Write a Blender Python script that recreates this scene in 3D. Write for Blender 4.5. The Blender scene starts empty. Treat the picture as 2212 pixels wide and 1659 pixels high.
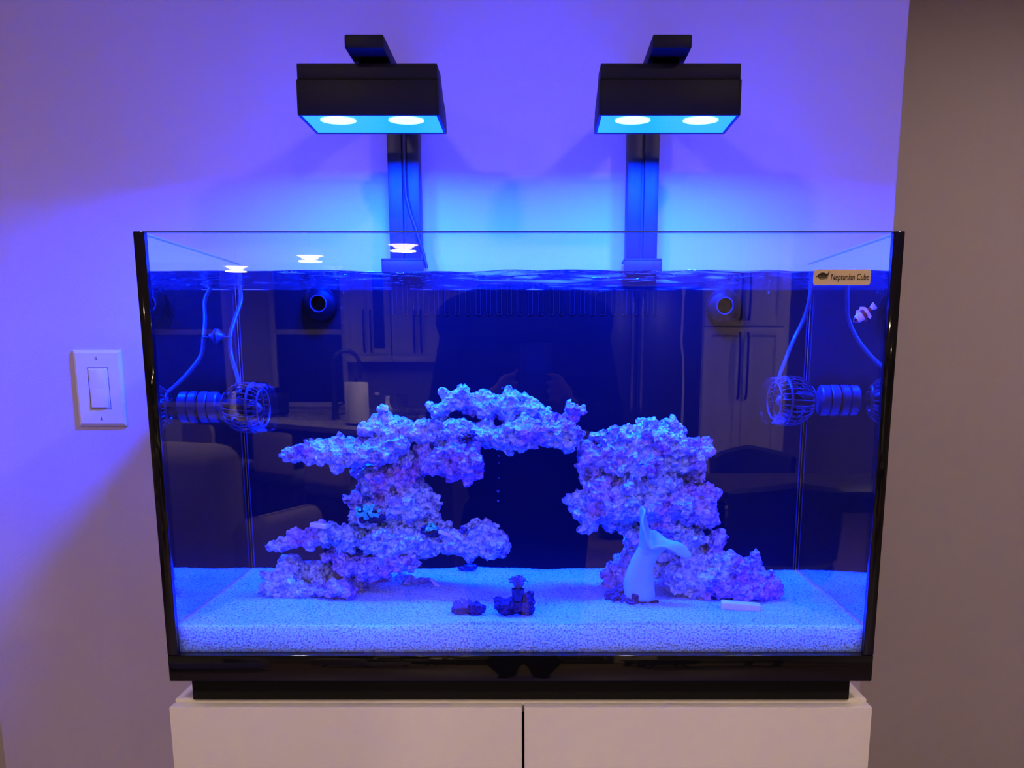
import bpy, bmesh, math, random
from mathutils import Vector, Matrix, noise
PI = math.pi
R = math.radians
random.seed(7)
scene = bpy.context.scene
COL = scene.collection

# ------------------------------------------------------------------ camera
FPX, PPX, PPY = 2200.0, 1160.0, 1263.0        # focal length and principal point, pixels of a 2212 x 1659 frame
PITCH = R(12.56)
CAM = Vector((0.021, -1.247, 1.370))          # front glass is the plane y = 0, floor is z = 0
cam_data = bpy.data.cameras.new('camera')
cam_data.sensor_fit = 'HORIZONTAL'
cam_data.sensor_width = 36.0
cam_data.lens = FPX / 2212 * 36
cam_data.shift_x = (1106 - PPX) / 2212
cam_data.shift_y = (PPY - 829.5) / 2212
cam_data.clip_start = 0.02
cam_data.clip_end = 60
cam = bpy.data.objects.new('camera', cam_data)
cam.location = CAM
cam.rotation_euler = (PI / 2 - PITCH, 0, 0)
COL.objects.link(cam)
scene.camera = cam

# ------------------------------------------------------------------ world, light levels, exposure
world = bpy.data.worlds.new('world')
scene.world = world
world.use_nodes = True
world.node_tree.nodes['Background'].inputs[0].default_value = (1.0, 0.8, 0.65, 1)
world.node_tree.nodes['Background'].inputs[1].default_value = 0.02
WARM = (1.0, 0.75, 0.53)
BLUE = (0.0, 0.018, 1.0)
P_DOWN = 13.5          # added, unseen ceiling downlights
P_PEND = 22.0          # pendant lamps over the island
P_LED = 48.0            # each led cluster of the aquarium lights
vs = scene.view_settings
vs.view_transform = 'Standard'
vs.look = 'None'
vs.exposure = 0.0
vs.gamma = 1.0
vs.use_curve_mapping = False
scene.cycles.max_bounces = 6
scene.cycles.diffuse_bounces = 3
scene.cycles.glossy_bounces = 3
scene.cycles.transparent_max_bounces = 24
scene.cycles.adaptive_threshold = 0.2
scene.cycles.sample_clamp_indirect = 60.0

# ------------------------------------------------------------------ pixel <-> place helpers
def ray(u, v):
    a = (u - PPX) / FPX
    b = (PPY - v) / FPX
    f = Vector((0, math.cos(PITCH), -math.sin(PITCH)))
    up = Vector((0, math.sin(PITCH), math.cos(PITCH)))
    return Vector((a, 0, 0)) + f + up * b

def at(u, v, y):
    """point of the place at depth y (behind the front glass) seen at pixel u, v"""
    d = ray(u, v)
    return CAM + d * ((y - CAM.y) / d.y)

def mirror(u, v, Y):
    """point of the room behind the viewer whose mirror image in the front glass lies Y metres from the camera"""
    d = ray(u, v)
    p = CAM + d * (Y / d.y)
    return Vector((p.x, -p.y, p.z))

def pxm(y):
    return FPX / ((y - CAM.y) * 0.985)

# ------------------------------------------------------------------ mesh builder
class MB:
    def __init__(self):
        self.bm = bmesh.new()

    def _add(self, t, mat=None):
        if mat is not None:
            bmesh.ops.transform(t, matrix=mat, verts=t.verts)
        m = bpy.data.meshes.new('tmp')
        t.to_mesh(m)
        t.free()
        self.bm.from_mesh(m)
        bpy.data.meshes.remove(m)
        return self

    def box(self, lo, hi, bev=0.0, seg=2, rot=None):
        lo, hi = Vector(lo), Vector(hi)
        t = bmesh.new()
        bmesh.ops.create_cube(t, size=1)
        s = hi - lo
        for v in t.verts:
            v.co = Vector((v.co.x * s.x, v.co.y * s.y, v.co.z * s.z))
        if bev > 0:
            bmesh.ops.bevel(t, geom=list(t.edges), offset=bev, segments=seg, profile=0.5, affect='EDGES')
        M = Matrix.Translation((lo + hi) / 2)
        if rot is not None:
            M = M @ rot
        return self._add(t, M)

    def ell(self, c, r, sub=2, rot=None):
        t = bmesh.new()
        bmesh.ops.create_icosphere(t, subdivisions=sub, radius=1)
        M = Matrix.Translation(c)
        if rot is not None:
            M = M @ rot
        M = M @ Matrix.Diagonal((r[0], r[1], r[2], 1))
        return self._add(t, M)

    def lathe(self, prof, n=32, c=(0, 0, 0), axis='Z', cap=True):
        """prof: list of (radius, height)"""
        t = bmesh.new()
        rings = []
        for r, h in prof:
            rings.append([t.verts.new((r * math.cos(2 * PI * i / n), r * math.sin(2 * PI * i / n), h)) for i in range(n)])
        for a, b in zip(rings, rings[1:]):
            for i in range(n):
                t.faces.new((a[i], a[(i + 1) % n], b[(i + 1) % n], b[i]))
        if cap:
            if prof[0][0] > 1e-5:
                t.faces.new(list(reversed(rings[0])))
            if prof[-1][0] > 1e-5:
                t.faces.new(rings[-1])
        bmesh.ops.remove_doubles(t, verts=t.verts, dist=1e-6)
        bmesh.ops.recalc_face_normals(t, faces=t.faces)
        M = Matrix.Translation(c)
        if axis == 'X':
            M = M @ Matrix.Rotation(PI / 2, 4, 'Y')
        elif axis == '-X':
            M = M @ Matrix.Rotation(-PI / 2, 4, 'Y')
        elif axis == '-Y':
            M = M @ Matrix.Rotation(PI / 2, 4, 'X')
        elif isinstance(axis, Matrix):
            M = M @ axis
        return self._add(t, M)

    def tube(self, pts, r, n=10, cap=True):
        pts = [Vector(p) for p in pts]
        rr = r if isinstance(r, (list, tuple)) else [r] * len(pts)
        t = bmesh.new()
        rings = []
        nrm = None
        for i, p in enumerate(pts):
            d = (pts[min(i + 1, len(pts) - 1)] - pts[max(i - 1, 0)]).normalized()
            if nrm is None:
                nrm = d.orthogonal().normalized()
            nrm = (nrm - d * nrm.dot(d)).normalized()
            bi = d.cross(nrm)
            rings.append([t.verts.new(p + (nrm * math.cos(2 * PI * k / n) + bi * math.sin(2 * PI * k / n)) * rr[i]) for k in range(n)])
        for a, b in zip(rings, rings[1:]):
            for k in range(n):
                t.faces.new((a[k], a[(k + 1) % n], b[(k + 1) % n], b[k]))
        if cap:
            t.faces.new(list(reversed(rings[0])))
            t.faces.new(rings[-1])
        bmesh.ops.recalc_face_normals(t, faces=t.faces)
        return self._add(t)

    def prism(self, poly, lo, hi, axis='Z', bev=0.0):
        """extrude polygon. axis Z: poly is (x, y); axis Y: poly is (x, z); axis X: poly is (y, z)"""
        t = bmesh.new()
        def p3(a, b, h):
            return {'Z': (a, b, h), 'Y': (a, h, b), 'X': (h, a, b)}[axis]
        A = [t.verts.new(p3(a, b, lo)) for a, b in poly]
        B = [t.verts.new(p3(a, b, hi)) for a, b in poly]
        n = len(poly)
        t.faces.new(A)
        t.faces.new(B)
        for i in range(n):
            t.faces.new((A[i], A[(i + 1) % n], B[(i + 1) % n], B[i]))
        bmesh.ops.recalc_face_normals(t, faces=t.faces)
        if bev > 0:
            bmesh.ops.bevel(t, geom=list(t.edges), offset=bev, segments=2, profile=0.5, affect='EDGES')
        return self._add(t)

    def mesh(self, name):
        m = bpy.data.meshes.new(name)
        self.bm.to_mesh(m)
        self.bm.free()
        return m

def smooth(m, ang=35):
    for p in m.polygons:
        p.use_smooth = True
    m.set_sharp_from_angle(angle=R(ang))

def world_loc(o):
    p = Vector(o.location)
    while o.parent:
        o = o.parent
        p += o.location
    return p

def obj(name, mb, mat, parent=None, loc=None, ang=35, label=None):
    m = mb.mesh(name) if isinstance(mb, MB) else mb
    o = bpy.data.objects.new(name, m)
    COL.objects.link(o)
    if parent is not None:
        o.parent = parent
        m.transform(Matrix.Translation(-world_loc(parent)))
    elif loc is not None:
        o.location = loc
        m.transform(Matrix.Translation(-Vector(loc)))
    smooth(m, ang)
    if not m.materials:
        m.materials.append(mat)
    if label:
        o['label'] = label
    return o

def thing(name, label, cat, loc, group=None):
    o = bpy.data.objects.new(name, None)
    o.empty_display_size = 0.05
    COL.objects.link(o)
    o.location = loc
    return tag(o, label, cat, group)

def tag(o, label, cat, group=None):
    o['label'] = label
    o['category'] = cat
    if group:
        o['group'] = group
    return o

def structure(o):
    o['kind'] = 'structure'
    return o

# ------------------------------------------------------------------ materials
def nodes(name):
    m = bpy.data.materials.new(name)
    m.use_nodes = True
    nt = m.node_tree
    return m, nt, nt.nodes['Principled BSDF'], nt.nodes['Material Output']

def col4(c):
    return (c[0], c[1], c[2], 1)

def plain(name, c, rough=0.5, metal=0.0, spec=0.5, vary=0.0, scale=20, bump=0.0, bscale=200, emit=None, estr=0):
    m, nt, p, out = nodes(name)
    p.inputs['Base Color'].default_value = col4(c)
    p.inputs['Roughness'].default_value = rough
    p.inputs['Metallic'].default_value = metal
    p.inputs['Specular IOR Level'].default_value = spec
    L = nt.links.new
    if vary or bump:
        tc = nt.nodes.new('ShaderNodeTexCoord')
    if vary:
        n = nt.nodes.new('ShaderNodeTexNoise')
        n.inputs['Scale'].default_value = scale
        n.inputs['Detail'].default_value = 4
        L(tc.outputs['Object'], n.inputs['Vector'])
        mx = nt.nodes.new('ShaderNodeMix')
        mx.data_type = 'RGBA'
        mx.inputs['A'].default_value = col4([x * (1 - vary) for x in c])
        mx.inputs['B'].default_value = col4([min(1, x * (1 + vary)) for x in c])
        L(n.outputs['Fac'], mx.inputs['Factor'])
        L(mx.outputs['Result'], p.inputs['Base Color'])
    if bump:
        n2 = nt.nodes.new('ShaderNodeTexNoise')
        n2.inputs['Scale'].default_value = bscale
        L(tc.outputs['Object'], n2.inputs['Vector'])
        b = nt.nodes.new('ShaderNodeBump')
        b.inputs['Strength'].default_value = bump
        b.inputs['Distance'].default_value = 0.002
        L(n2.outputs['Fac'], b.inputs['Height'])
        L(b.outputs['Normal'], p.inputs['Normal'])
    if emit:
        p.inputs['Emission Color'].default_value = col4(emit)
        p.inputs['Emission Strength'].default_value = estr
    return m

def clear(name, tint=(1, 1, 1), r0=0.04, power=5.0, tir=None, rough=0.0, bump=None, refl=(1, 1, 1)):
    """clear sheet: passes light straight through, mirrors by angle. tir = (cos_lo, cos_hi): full mirror at grazing angles"""
    m, nt, p, out = nodes(name)
    nt.nodes.remove(p)
    L = nt.links.new
    lw = nt.nodes.new('ShaderNodeLayerWeight')
    lw.inputs['Blend'].default_value = 0.5
    tr = nt.nodes.new('ShaderNodeBsdfTransparent')
    tr.inputs['Color'].default_value = col4(tint)
    gl = nt.nodes.new('ShaderNodeBsdfGlossy')
    gl.inputs['Color'].default_value = col4(refl)
    gl.inputs['Roughness'].default_value = rough
    mix = nt.nodes.new('ShaderNodeMixShader')
    if tir:
        mr = nt.nodes.new('ShaderNodeMapRange')
        mr.interpolation_type = 'SMOOTHSTEP'
        mr.inputs['From Min'].default_value = 1 - tir[1]
        mr.inputs['From Max'].default_value = 1 - tir[0]
        mr.inputs['To Min'].default_value = r0
        mr.inputs['To Max'].default_value = 0.97
        L(lw.outputs['Facing'], mr.inputs['Value'])
        fac = mr.outputs['Result']
    else:
        pw = nt.nodes.new('ShaderNodeMath')
        pw.operation = 'POWER'
        pw.inputs[1].default_value = power
        L(lw.outputs['Facing'], pw.inputs[0])
        ma = nt.nodes.new('ShaderNodeMath')
        ma.operation = 'MULTIPLY_ADD'
        ma.inputs[1].default_value = 1 - r0
        ma.inputs[2].default_value = r0
        L(pw.outputs[0], ma.inputs[0])
        fac = ma.outputs[0]
    if bump:
        tc = nt.nodes.new('ShaderNodeTexCoord')
        mp = nt.nodes.new('ShaderNodeMapping')
        mp.inputs['Scale'].default_value = bump[2]
        n = nt.nodes.new('ShaderNodeTexNoise')
        n.inputs['Scale'].default_value = bump[0]
        n.inputs['Detail'].default_value = 3
        b = nt.nodes.new('ShaderNodeBump')
        b.inputs['Strength'].default_value = 1.0
        b.inputs['Distance'].default_value = bump[1]
        L(tc.outputs['Object'], mp.inputs['Vector'])
        L(mp.outputs['Vector'], n.inputs['Vector'])
        L(n.outputs['Fac'], b.inputs['Height'])
        L(b.outputs['Normal'], gl.inputs['Normal'])
    L(fac, mix.inputs['Fac'])
    L(tr.outputs[0], mix.inputs[1])
    L(gl.outputs[0], mix.inputs[2])
    L(mix.outputs[0], out.inputs['Surface'])
    return m

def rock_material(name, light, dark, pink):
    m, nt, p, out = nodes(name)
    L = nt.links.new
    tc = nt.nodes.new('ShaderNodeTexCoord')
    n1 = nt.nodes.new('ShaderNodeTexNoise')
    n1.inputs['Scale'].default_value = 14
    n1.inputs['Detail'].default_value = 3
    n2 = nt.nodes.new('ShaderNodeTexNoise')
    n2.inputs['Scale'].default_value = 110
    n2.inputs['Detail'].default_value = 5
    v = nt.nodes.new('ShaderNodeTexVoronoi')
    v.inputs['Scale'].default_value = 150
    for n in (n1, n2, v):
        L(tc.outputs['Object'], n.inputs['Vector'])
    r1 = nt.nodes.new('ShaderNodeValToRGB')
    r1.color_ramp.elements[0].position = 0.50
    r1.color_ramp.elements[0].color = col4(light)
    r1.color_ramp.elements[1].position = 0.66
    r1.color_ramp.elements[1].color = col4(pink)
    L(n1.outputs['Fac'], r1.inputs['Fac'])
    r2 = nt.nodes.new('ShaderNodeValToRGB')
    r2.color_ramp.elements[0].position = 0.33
    r2.color_ramp.elements[0].color = col4(dark)  # pit mottling whose dark tint also paints in crevice shade
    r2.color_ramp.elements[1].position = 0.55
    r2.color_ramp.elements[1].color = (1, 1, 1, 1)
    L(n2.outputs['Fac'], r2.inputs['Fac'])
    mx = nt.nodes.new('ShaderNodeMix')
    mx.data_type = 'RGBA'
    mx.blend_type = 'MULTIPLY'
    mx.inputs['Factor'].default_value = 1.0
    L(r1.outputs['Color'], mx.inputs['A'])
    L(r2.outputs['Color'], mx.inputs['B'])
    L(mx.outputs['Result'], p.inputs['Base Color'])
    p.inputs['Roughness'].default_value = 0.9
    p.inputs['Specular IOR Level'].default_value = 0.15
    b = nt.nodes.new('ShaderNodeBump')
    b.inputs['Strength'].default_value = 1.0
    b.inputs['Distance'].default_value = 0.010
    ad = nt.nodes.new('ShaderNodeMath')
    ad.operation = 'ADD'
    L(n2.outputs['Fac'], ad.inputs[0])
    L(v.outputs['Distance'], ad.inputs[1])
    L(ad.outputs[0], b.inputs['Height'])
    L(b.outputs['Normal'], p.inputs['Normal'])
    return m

def sand_material():
    m, nt, p, out = nodes('aragonite sand')
    L = nt.links.new
    tc = nt.nodes.new('ShaderNodeTexCoord')
    v = nt.nodes.new('ShaderNodeTexVoronoi')
    v.inputs['Scale'].default_value = 420
    n = nt.nodes.new('ShaderNodeTexNoise')
    n.inputs['Scale'].default_value = 400
    n.inputs['Detail'].default_value = 3
    L(tc.outputs['Object'], v.inputs['Vector'])
    L(tc.outputs['Object'], n.inputs['Vector'])
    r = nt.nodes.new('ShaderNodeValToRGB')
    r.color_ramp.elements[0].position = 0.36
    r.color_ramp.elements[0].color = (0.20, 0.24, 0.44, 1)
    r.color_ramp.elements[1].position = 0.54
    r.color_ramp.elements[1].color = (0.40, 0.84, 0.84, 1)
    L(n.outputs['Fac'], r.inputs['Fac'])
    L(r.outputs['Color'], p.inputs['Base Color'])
    p.inputs['Roughness'].default_value = 0.85
    p.inputs['Specular IOR Level'].default_value = 0.2
    p.inputs['Subsurface Weight'].default_value = 0.8
    p.inputs['Subsurface Radius'].default_value = (1, 1, 1)
    p.inputs['Subsurface Scale'].default_value = 0.055
    b = nt.nodes.new('ShaderNodeBump')
    b.inputs['Strength'].default_value = 1.0
    b.inputs['Distance'].default_value = 0.005
    L(v.outputs['Distance'], b.inputs['Height'])
    L(b.outputs['Normal'], p.inputs['Normal'])
    return m

M = {}
M['wall'] = plain('taupe wall paint', (0.50, 0.44, 0.50), 0.75, vary=0.03, scale=3, bump=0.12, bscale=350, spec=0.25)
M['ceiling'] = plain('white ceiling paint', (0.75, 0.73, 0.70), 0.9, vary=0.02, scale=3)
M['floor'] = plain('brown wood floor', (0.22, 0.15, 0.10), 0.4, vary=0.25, scale=6)
M['white_paint'] = plain('white trim paint', (0.75, 0.73, 0.70), 0.5, vary=0.02, scale=5)
M['plate'] = plain('white switch plastic', (0.66, 0.64, 0.62), 0.3, vary=0.01)
M['cabinet'] = plain('white lacquered cabinet', (0.74, 0.70, 0.66), 0.45, vary=0.02, scale=4, spec=0.35)
M['carcass'] = plain('dark cabinet carcass', (0.02, 0.02, 0.022), 0.6, vary=0.1)
M['gloss_black'] = plain('black glass trim', (0.004, 0.004, 0.006), 0.03, vary=0.1)
M['plinth'] = plain('black foam plinth', (0.006, 0.006, 0.007), 0.7, vary=0.2, spec=0.2)
M['lamp_black'] = plain('matt black anodised aluminium', (0.008, 0.008, 0.010), 0.5, vary=0.15, scale=30, spec=0.12)
M['rail_black'] = plain('black extruded aluminium rail', (0.012, 0.012, 0.014), 0.45, vary=0.1, spec=0.4)
M['rubber'] = plain('black rubber cable', (0.012, 0.012, 0.014), 0.5, vary=0.1)
M['lens'] = plain('glowing lens plate', (0.02, 0.1, 0.3), 0.3, emit=(0.004, 0.10, 1.0), estr=4.5, bump=0.3, bscale=500)
M['led'] = plain('white hot led cluster', (0.5, 0.6, 0.7), 0.3, emit=(0.22, 0.62, 1.0), estr=4.0)
M['glass'] = clear('clear tank glass', (0.985, 0.99, 0.995))
M['back_glass'] = clear('anti-reflective rear glass', (0.985, 0.99, 0.995), r0=0.002)
M['glass_edge'] = plain('polished glass edge', (0.03, 0.06, 0.12), 0.2, vary=0.05)
M['water_side'] = clear('water against side glass', (0.7, 0.93, 1.0), tir=(0.70, 0.80), refl=(0.55, 0.62, 0.75))
M['water_clear'] = clear('water seen through front glass', (0.76, 0.70, 1.0), r0=0.002)
M['water_top'] = clear('rippled water surface', (0.6, 0.93, 1.0), r0=0.11, tir=(0.14, 0.34), bump=(22, 0.012, (1, 2.2, 1)))
M['back_panel'] = plain('black acrylic panel', (0.0026, 0.0026, 0.0042), 0.4, vary=0.25, scale=12, spec=0.07)
M['slot'] = plain('black acrylic slot rim', (0.012, 0.012, 0.014), 0.3, vary=0.1)
M['slot_dark'] = plain('overflow slot opening', (0.003, 0.003, 0.004), 0.8, vary=0.1, spec=0.02)
M['silicone'] = plain('translucent silicone seam', (0.012, 0.015, 0.02), 0.35, vary=0.2)
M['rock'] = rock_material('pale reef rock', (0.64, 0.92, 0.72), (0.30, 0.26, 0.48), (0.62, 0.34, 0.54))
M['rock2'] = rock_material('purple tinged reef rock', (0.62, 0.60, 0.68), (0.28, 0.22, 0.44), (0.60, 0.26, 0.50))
M['sand'] = sand_material()
M['pump'] = plain('grey pump plastic', (0.030, 0.030, 0.034), 0.35, vary=0.1)
M['pump_dark'] = plain('dark pump rotor', (0.008, 0.008, 0.010), 0.3, vary=0.1)
M['cable_grey'] = plain('grey pump cable', (0.045, 0.045, 0.05), 0.4, vary=0.1)
M['leather_coral'] = plain('pale leather coral flesh', (0.20, 0.60, 0.50), 0.6, vary=0.12, scale=35, bump=0.25, bscale=300)
M['dark_rock'] = rock_material('dark coral base rock', (0.05, 0.05, 0.09), (0.2, 0.2, 0.2), (0.09, 0.04, 0.06))
M['coral_dark'] = plain('dark purple coral', (0.05, 0.04, 0.09), 0.6, vary=0.4, scale=120)
M['coral_green'] = plain('green polyp coral', (0.05, 0.80, 0.22), 0.5, vary=0.4, scale=200)
M['coral_stem'] = plain('purple polyp stalk', (0.10, 0.10, 0.12), 0.6, vary=0.4, scale=160)
M['tile'] = plain('white ceramic frag tile', (0.72, 0.72, 0.70), 0.5, vary=0.06, scale=80, bump=0.3, bscale=400)
M['shell'] = plain('black snail shell', (0.015, 0.013, 0.02), 0.35, vary=0.3, scale=80)
M['label'] = plain('cream name plate', (0.62, 0.47, 0.27), 0.55, vary=0.04, scale=60)
M['ink'] = plain('dark brown lettering', (0.022, 0.012, 0.008), 0.6)
M['fish_white'] = plain('white fish scales', (0.85, 0.82, 0.85), 0.4, vary=0.05, scale=200)
M['fish_orange'] = plain('orange fish scales', (0.22, 0.05, 0.02), 0.4, vary=0.2, scale=200)
M['fish_black'] = plain('black fish eye', (0.01, 0.01, 0.01), 0.1)
M['bubble'] = clear('air bubble skin', (0.9, 0.95, 1), r0=0.12, power=2.5)
M['collar'] = clear('clear plastic collar', (0.97, 0.98, 1), r0=0.02, power=4)
# room behind the viewer
M['kitchen'] = plain('cream kitchen cabinet paint', (0.60, 0.53, 0.46), 0.5, vary=0.03, scale=4)
M['window_night'] = plain('dark night window pane', (0.010, 0.010, 0.016), 0.45, spec=0.2)
M['black_metal'] = plain('black metal', (0.012, 0.012, 0.014), 0.35, vary=0.1)
M['steel'] = plain('dark stainless steel', (0.05, 0.05, 0.055), 0.35, metal=0.4, vary=0.1)
M['chrome'] = plain('bright steel', (0.75, 0.74, 0.72), 0.2, metal=1.0)
M['counter'] = plain('grey stone counter', (0.26, 0.23, 0.21), 0.25, vary=0.15, scale=30)
M['island'] = plain('dark island panel', (0.07, 0.065, 0.075), 0.5, vary=0.1)
M['paper'] = plain('white paper', (0.85, 0.82, 0.78), 0.9, vary=0.02)
M['backsplash'] = plain('grey backsplash tile', (0.22, 0.20, 0.20), 0.3, vary=0.1)
M['fabric'] = plain('brown grey upholstery', (0.34, 0.28, 0.24), 0.9, vary=0.15, scale=60)
M['dark_wood'] = plain('dark stained wood', (0.035, 0.025, 0.02), 0.45, vary=0.2, scale=20)
M['dark_fabric'] = plain('charcoal upholstery', (0.03, 0.03, 0.035), 0.85, vary=0.2, scale=40)
M['clothes'] = plain('black cotton clothing', (0.006, 0.006, 0.007), 0.95, vary=0.2, scale=30, spec=0.1)
M['skin'] = plain('skin', (0.16, 0.09, 0.065), 0.55, vary=0.06, scale=30)
M['hair'] = plain('dark hair', (0.012, 0.009, 0.007), 0.6, vary=0.3, scale=90)
M['drinking_glass'] = clear('drinking glass', (0.9, 0.9, 0.9), r0=0.08)
M['white_plastic'] = plain('white plastic', (0.72, 0.70, 0.66), 0.4, vary=0.03)
M['lamp_glow'] = plain('glowing pendant diffuser', (0.9, 0.8, 0.7), 0.5, emit=(1.0, 0.80, 0.55), estr=14.0)
M['down_glow'] = plain('added ceiling light disc', (0.9, 0.8, 0.7), 0.5, emit=(1.0, 0.80, 0.55), estr=10.0)

for k_ in ('lens', 'led', 'lamp_glow', 'down_glow'):
    M[k_].cycles.emission_sampling = 'NONE'

def link_light(name, kind, loc, power, color, parent=None, **kw):
    l = bpy.data.lights.new(name, kind)
    l.energy = power
    l.color = color
    for k, val in kw.items():
        setattr(l, k, val)
    o = bpy.data.objects.new(name, l)
    COL.objects.link(o)
    if parent is not None:
        o.parent = parent
        o.location = Vector(loc) - world_loc(parent)
    else:
        o.location = loc
    return o

# ------------------------------------------------------------------ room shell
WY = 0.462                      # wall plane behind the tank
WXL, WXR = -0.930, 0.589        # its two outside corners
H = 2.44
mb = MB(); mb.box((WXL, WY, 0), (WXR, WY + 0.14, H))
structure(tag(obj('wall_back', mb, M['wall'], loc=(-0.17, WY, 0)), 'taupe painted wall behind the aquarium', 'wall'))
mb = MB(); mb.box((WXR - 0.9, 1.75, 0), (5.2, 1.85, H))
structure(tag(obj('wall_right', mb, M['wall'], loc=(2, 1.75, 0)), 'unlit taupe wall further back, right of the aquarium', 'wall'))
mb = MB(); mb.box((-5.0, 1.75, 0), (WXR - 0.9, 1.85, H))
structure(tag(obj('wall_left', mb, M['wall'], loc=(-3, 1.75, 0)), 'taupe wall further back, left of the aquarium wall', 'wall'))
mb = MB(); mb.box((5.2, -8.85, 0), (5.3, 1.85, H)); mb.box((-5.1, -8.85, 0), (-5.0, 1.85, H))
structure(tag(obj('wall_side', mb, M['wall'], loc=(0, -3, 0)), 'taupe side walls of the room', 'wall'))
mb = MB(); mb.box((-5.1, -8.95, 0), (5.3, -8.85, H))
structure(tag(obj('wall_front', mb, M['wall'], loc=(0, -8.8, 0)), 'far wall of the room behind the viewer', 'wall'))
mb = MB(); mb.box((-5.2, -9.0, -0.06), (5.4, 1.95, 0))
structure(tag(obj('floor', mb, M['floor'], loc=(0, -3, 0)), 'brown wooden floor', 'floor'))
mb = MB(); mb.box((-5.2, -9.0, H), (5.4, 1.95, H + 0.06))
structure(tag(obj('ceiling', mb, M['ceiling'], loc=(0, -3, H)), 'white ceiling', 'ceiling'))

def downlight(x, y, n, k=1.0):  # invented fixtures that lift the light on cabinet front, walls and kitchen
    t = thing('added_ceiling_light', 'added round ceiling downlight, unseen, ' + n, 'ceiling light', (x, y, H), 'added ceiling lights')
    mb = MB(); mb.lathe([(0.070, -0.004), (0.092, -0.006), (0.096, 0.0), (0.070, 0.0)], 32, (x, y, H), cap=False)
    obj('trim_ring', mb, M['white_paint'], t)
    mb = MB(); mb.lathe([(0.0, -0.003), (0.070, -0.003), (0.070, 0.0), (0.0, 0.0)], 32, (x, y, H), cap=False)
    obj('lens', mb, M['down_glow'], t)
    link_light('added_downlight_lamp', 'AREA', (x, y, H - 0.008), P_DOWN * k, WARM, t, shape='DISK', size=0.13, spread=R(176))
words = ['before the left half of the aquarium', 'before the right half of the aquarium', 'close by the wall right of the aquarium', 'far along the wall right of the aquarium', 'between the armchairs and the bar stools', 'between the person and the refrigerator', 'behind the left end of the aquarium wall', 'between the pantry and the dining table']
for i, (x, y) in enumerate([(-0.75, -1.35), (0.95, -1.2), (1.35, 0.75), (2.9, 0.6), (-2.0, -3.4), (0.9, -4.2), (-2.1, 0.4), (2.6, -5.6)]):
    downlight(x, y, words[i], [1.0, 1.0, 0.45, 0.5, 2.6, 3.4, 0.6, 2.4][i])

# ------------------------------------------------------------------ light switch
c = at(218, 839, WY)
sw = thing('light_switch', 'white rocker light switch on the wall left of the aquarium', 'light switch', (c.x, WY, c.z))
mb = MB(); 
w2, h2 = 0.0397, 0.0619
pl = [(-w2, -h2), (w2, -h2), (w2, h2), (-w2, h2)]
t = bmesh.new()
a = [t.verts.new((x, 0, z)) for x, z in pl]
b = [t.verts.new((x * 0.985, -0.003, z * 0.99)) for x, z in pl]
d = [t.verts.new((x * 0.87, -0.0065, z * 0.915)) for x, z in pl]
for A, B in ((a, b), (b, d)):
    for i in range(4):
        t.faces.new((A[i], A[(i + 1) % 4], B[(i + 1) % 4], B[i]))
ow, oh = 0.0172, 0.0340
e = [t.verts.new((x, -0.0065, z)) for x, z in [(-ow, -oh), (ow, -oh), (ow, oh), (-ow, oh)]]
g = [t.verts.new((x, -0.002, z)) for x, z in [(-ow, -oh), (ow, -oh), (ow, oh), (-ow, oh)]]
for i in range(4):
    t.faces.new((d[i], d[(i + 1) % 4], e[(i + 1) % 4], e[i]))
    t.faces.new((e[i], e[(i + 1) % 4], g[(i + 1) % 4], g[i]))
t.faces.new(list(reversed(a)))
t.faces.new(g)
bmesh.ops.recalc_face_normals(t, faces=t.faces)
mb._add(t, Matrix.Translation((c.x, WY, c.z)))
obj('cover_plate', mb, M['plate'], sw, ang=12)
mb = MB()
mb.box((c.x - 0.0160, WY - 0.0068, c.z - 0.0328), (c.x + 0.0160, WY - 0.0025, c.z + 0.0328), 0.0012)
fr = obj('rocker_frame', mb, M['plate'], sw)
mb = MB()
mb.prism([(WY - 0.0020, c.z - 0.0305), (WY - 0.0020, c.z + 0.0305), (WY - 0.0085, c.z + 0.0305), (WY - 0.0070, c.z), (WY - 0.0100, c.z - 0.0305)], c.x - 0.0138, c.x + 0.0138, 'X', 0.0008)
obj('rocker', mb, M['plate'], sw)
for dz in (-0.0485, 0.0485):
    mb = MB()
    mb.lathe([(0.0, 0.0014), (0.0022, 0.0012), (0.0032, 0.0)], 16, (c.x, WY - 0.0062, c.z + dz), '-Y')
    s = obj('screw', mb, M['plate'], sw)
    mb = MB(); mb.box((c.x - 0.0004, WY - 0.0079, c.z + dz - 0.0026), (c.x + 0.0004, WY - 0.0070, c.z + dz + 0.0026))
    obj('screw_slot', mb, M['carcass'], s)

# ------------------------------------------------------------------ aquarium stand
ZB = 0.965                      # underside of the tank
ZC = ZB - 0.031                 # top of the stand
TD = 0.440                      # tank depth
st = thing('aquarium_stand', 'white two-door cabinet that carries the aquarium', 'cabinet', (0, 0.22, 0))
mb = MB()
mb.box((-0.452, 0.024, 0.08), (-0.434, 0.45, ZC - 0.0005)); mb.box((0.434, 0.024, 0.08), (0.452, 0.45, ZC - 0.0005))
mb.box((-0.434, 0.436, 0.08), (0.434, 0.45, ZC - 0.02)); mb.box((-0.434, 0.024, 0.08), (0.434, 0.436, 0.10))
obj('body', mb, M['cabinet'], st)
mb = MB(); mb.box((-0.4525, 0.0215, ZC - 0.018), (0.4525, 0.452, ZC), 0.001)
obj('top_board', mb, M['cabinet'], st)
mb = MB(); mb.box((-0.434, 0.030, 0.10), (0.434, 0.034, ZC - 0.018))
obj('inner_panel', mb, M['carcass'], st)
mb = MB(); mb.box((-0.44, 0.05, 0.0), (0.44, 0.43, 0.08))
obj('toe_kick', mb, M['carcass'], st)
xg = at(1130, 1580, 0).x
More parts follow.
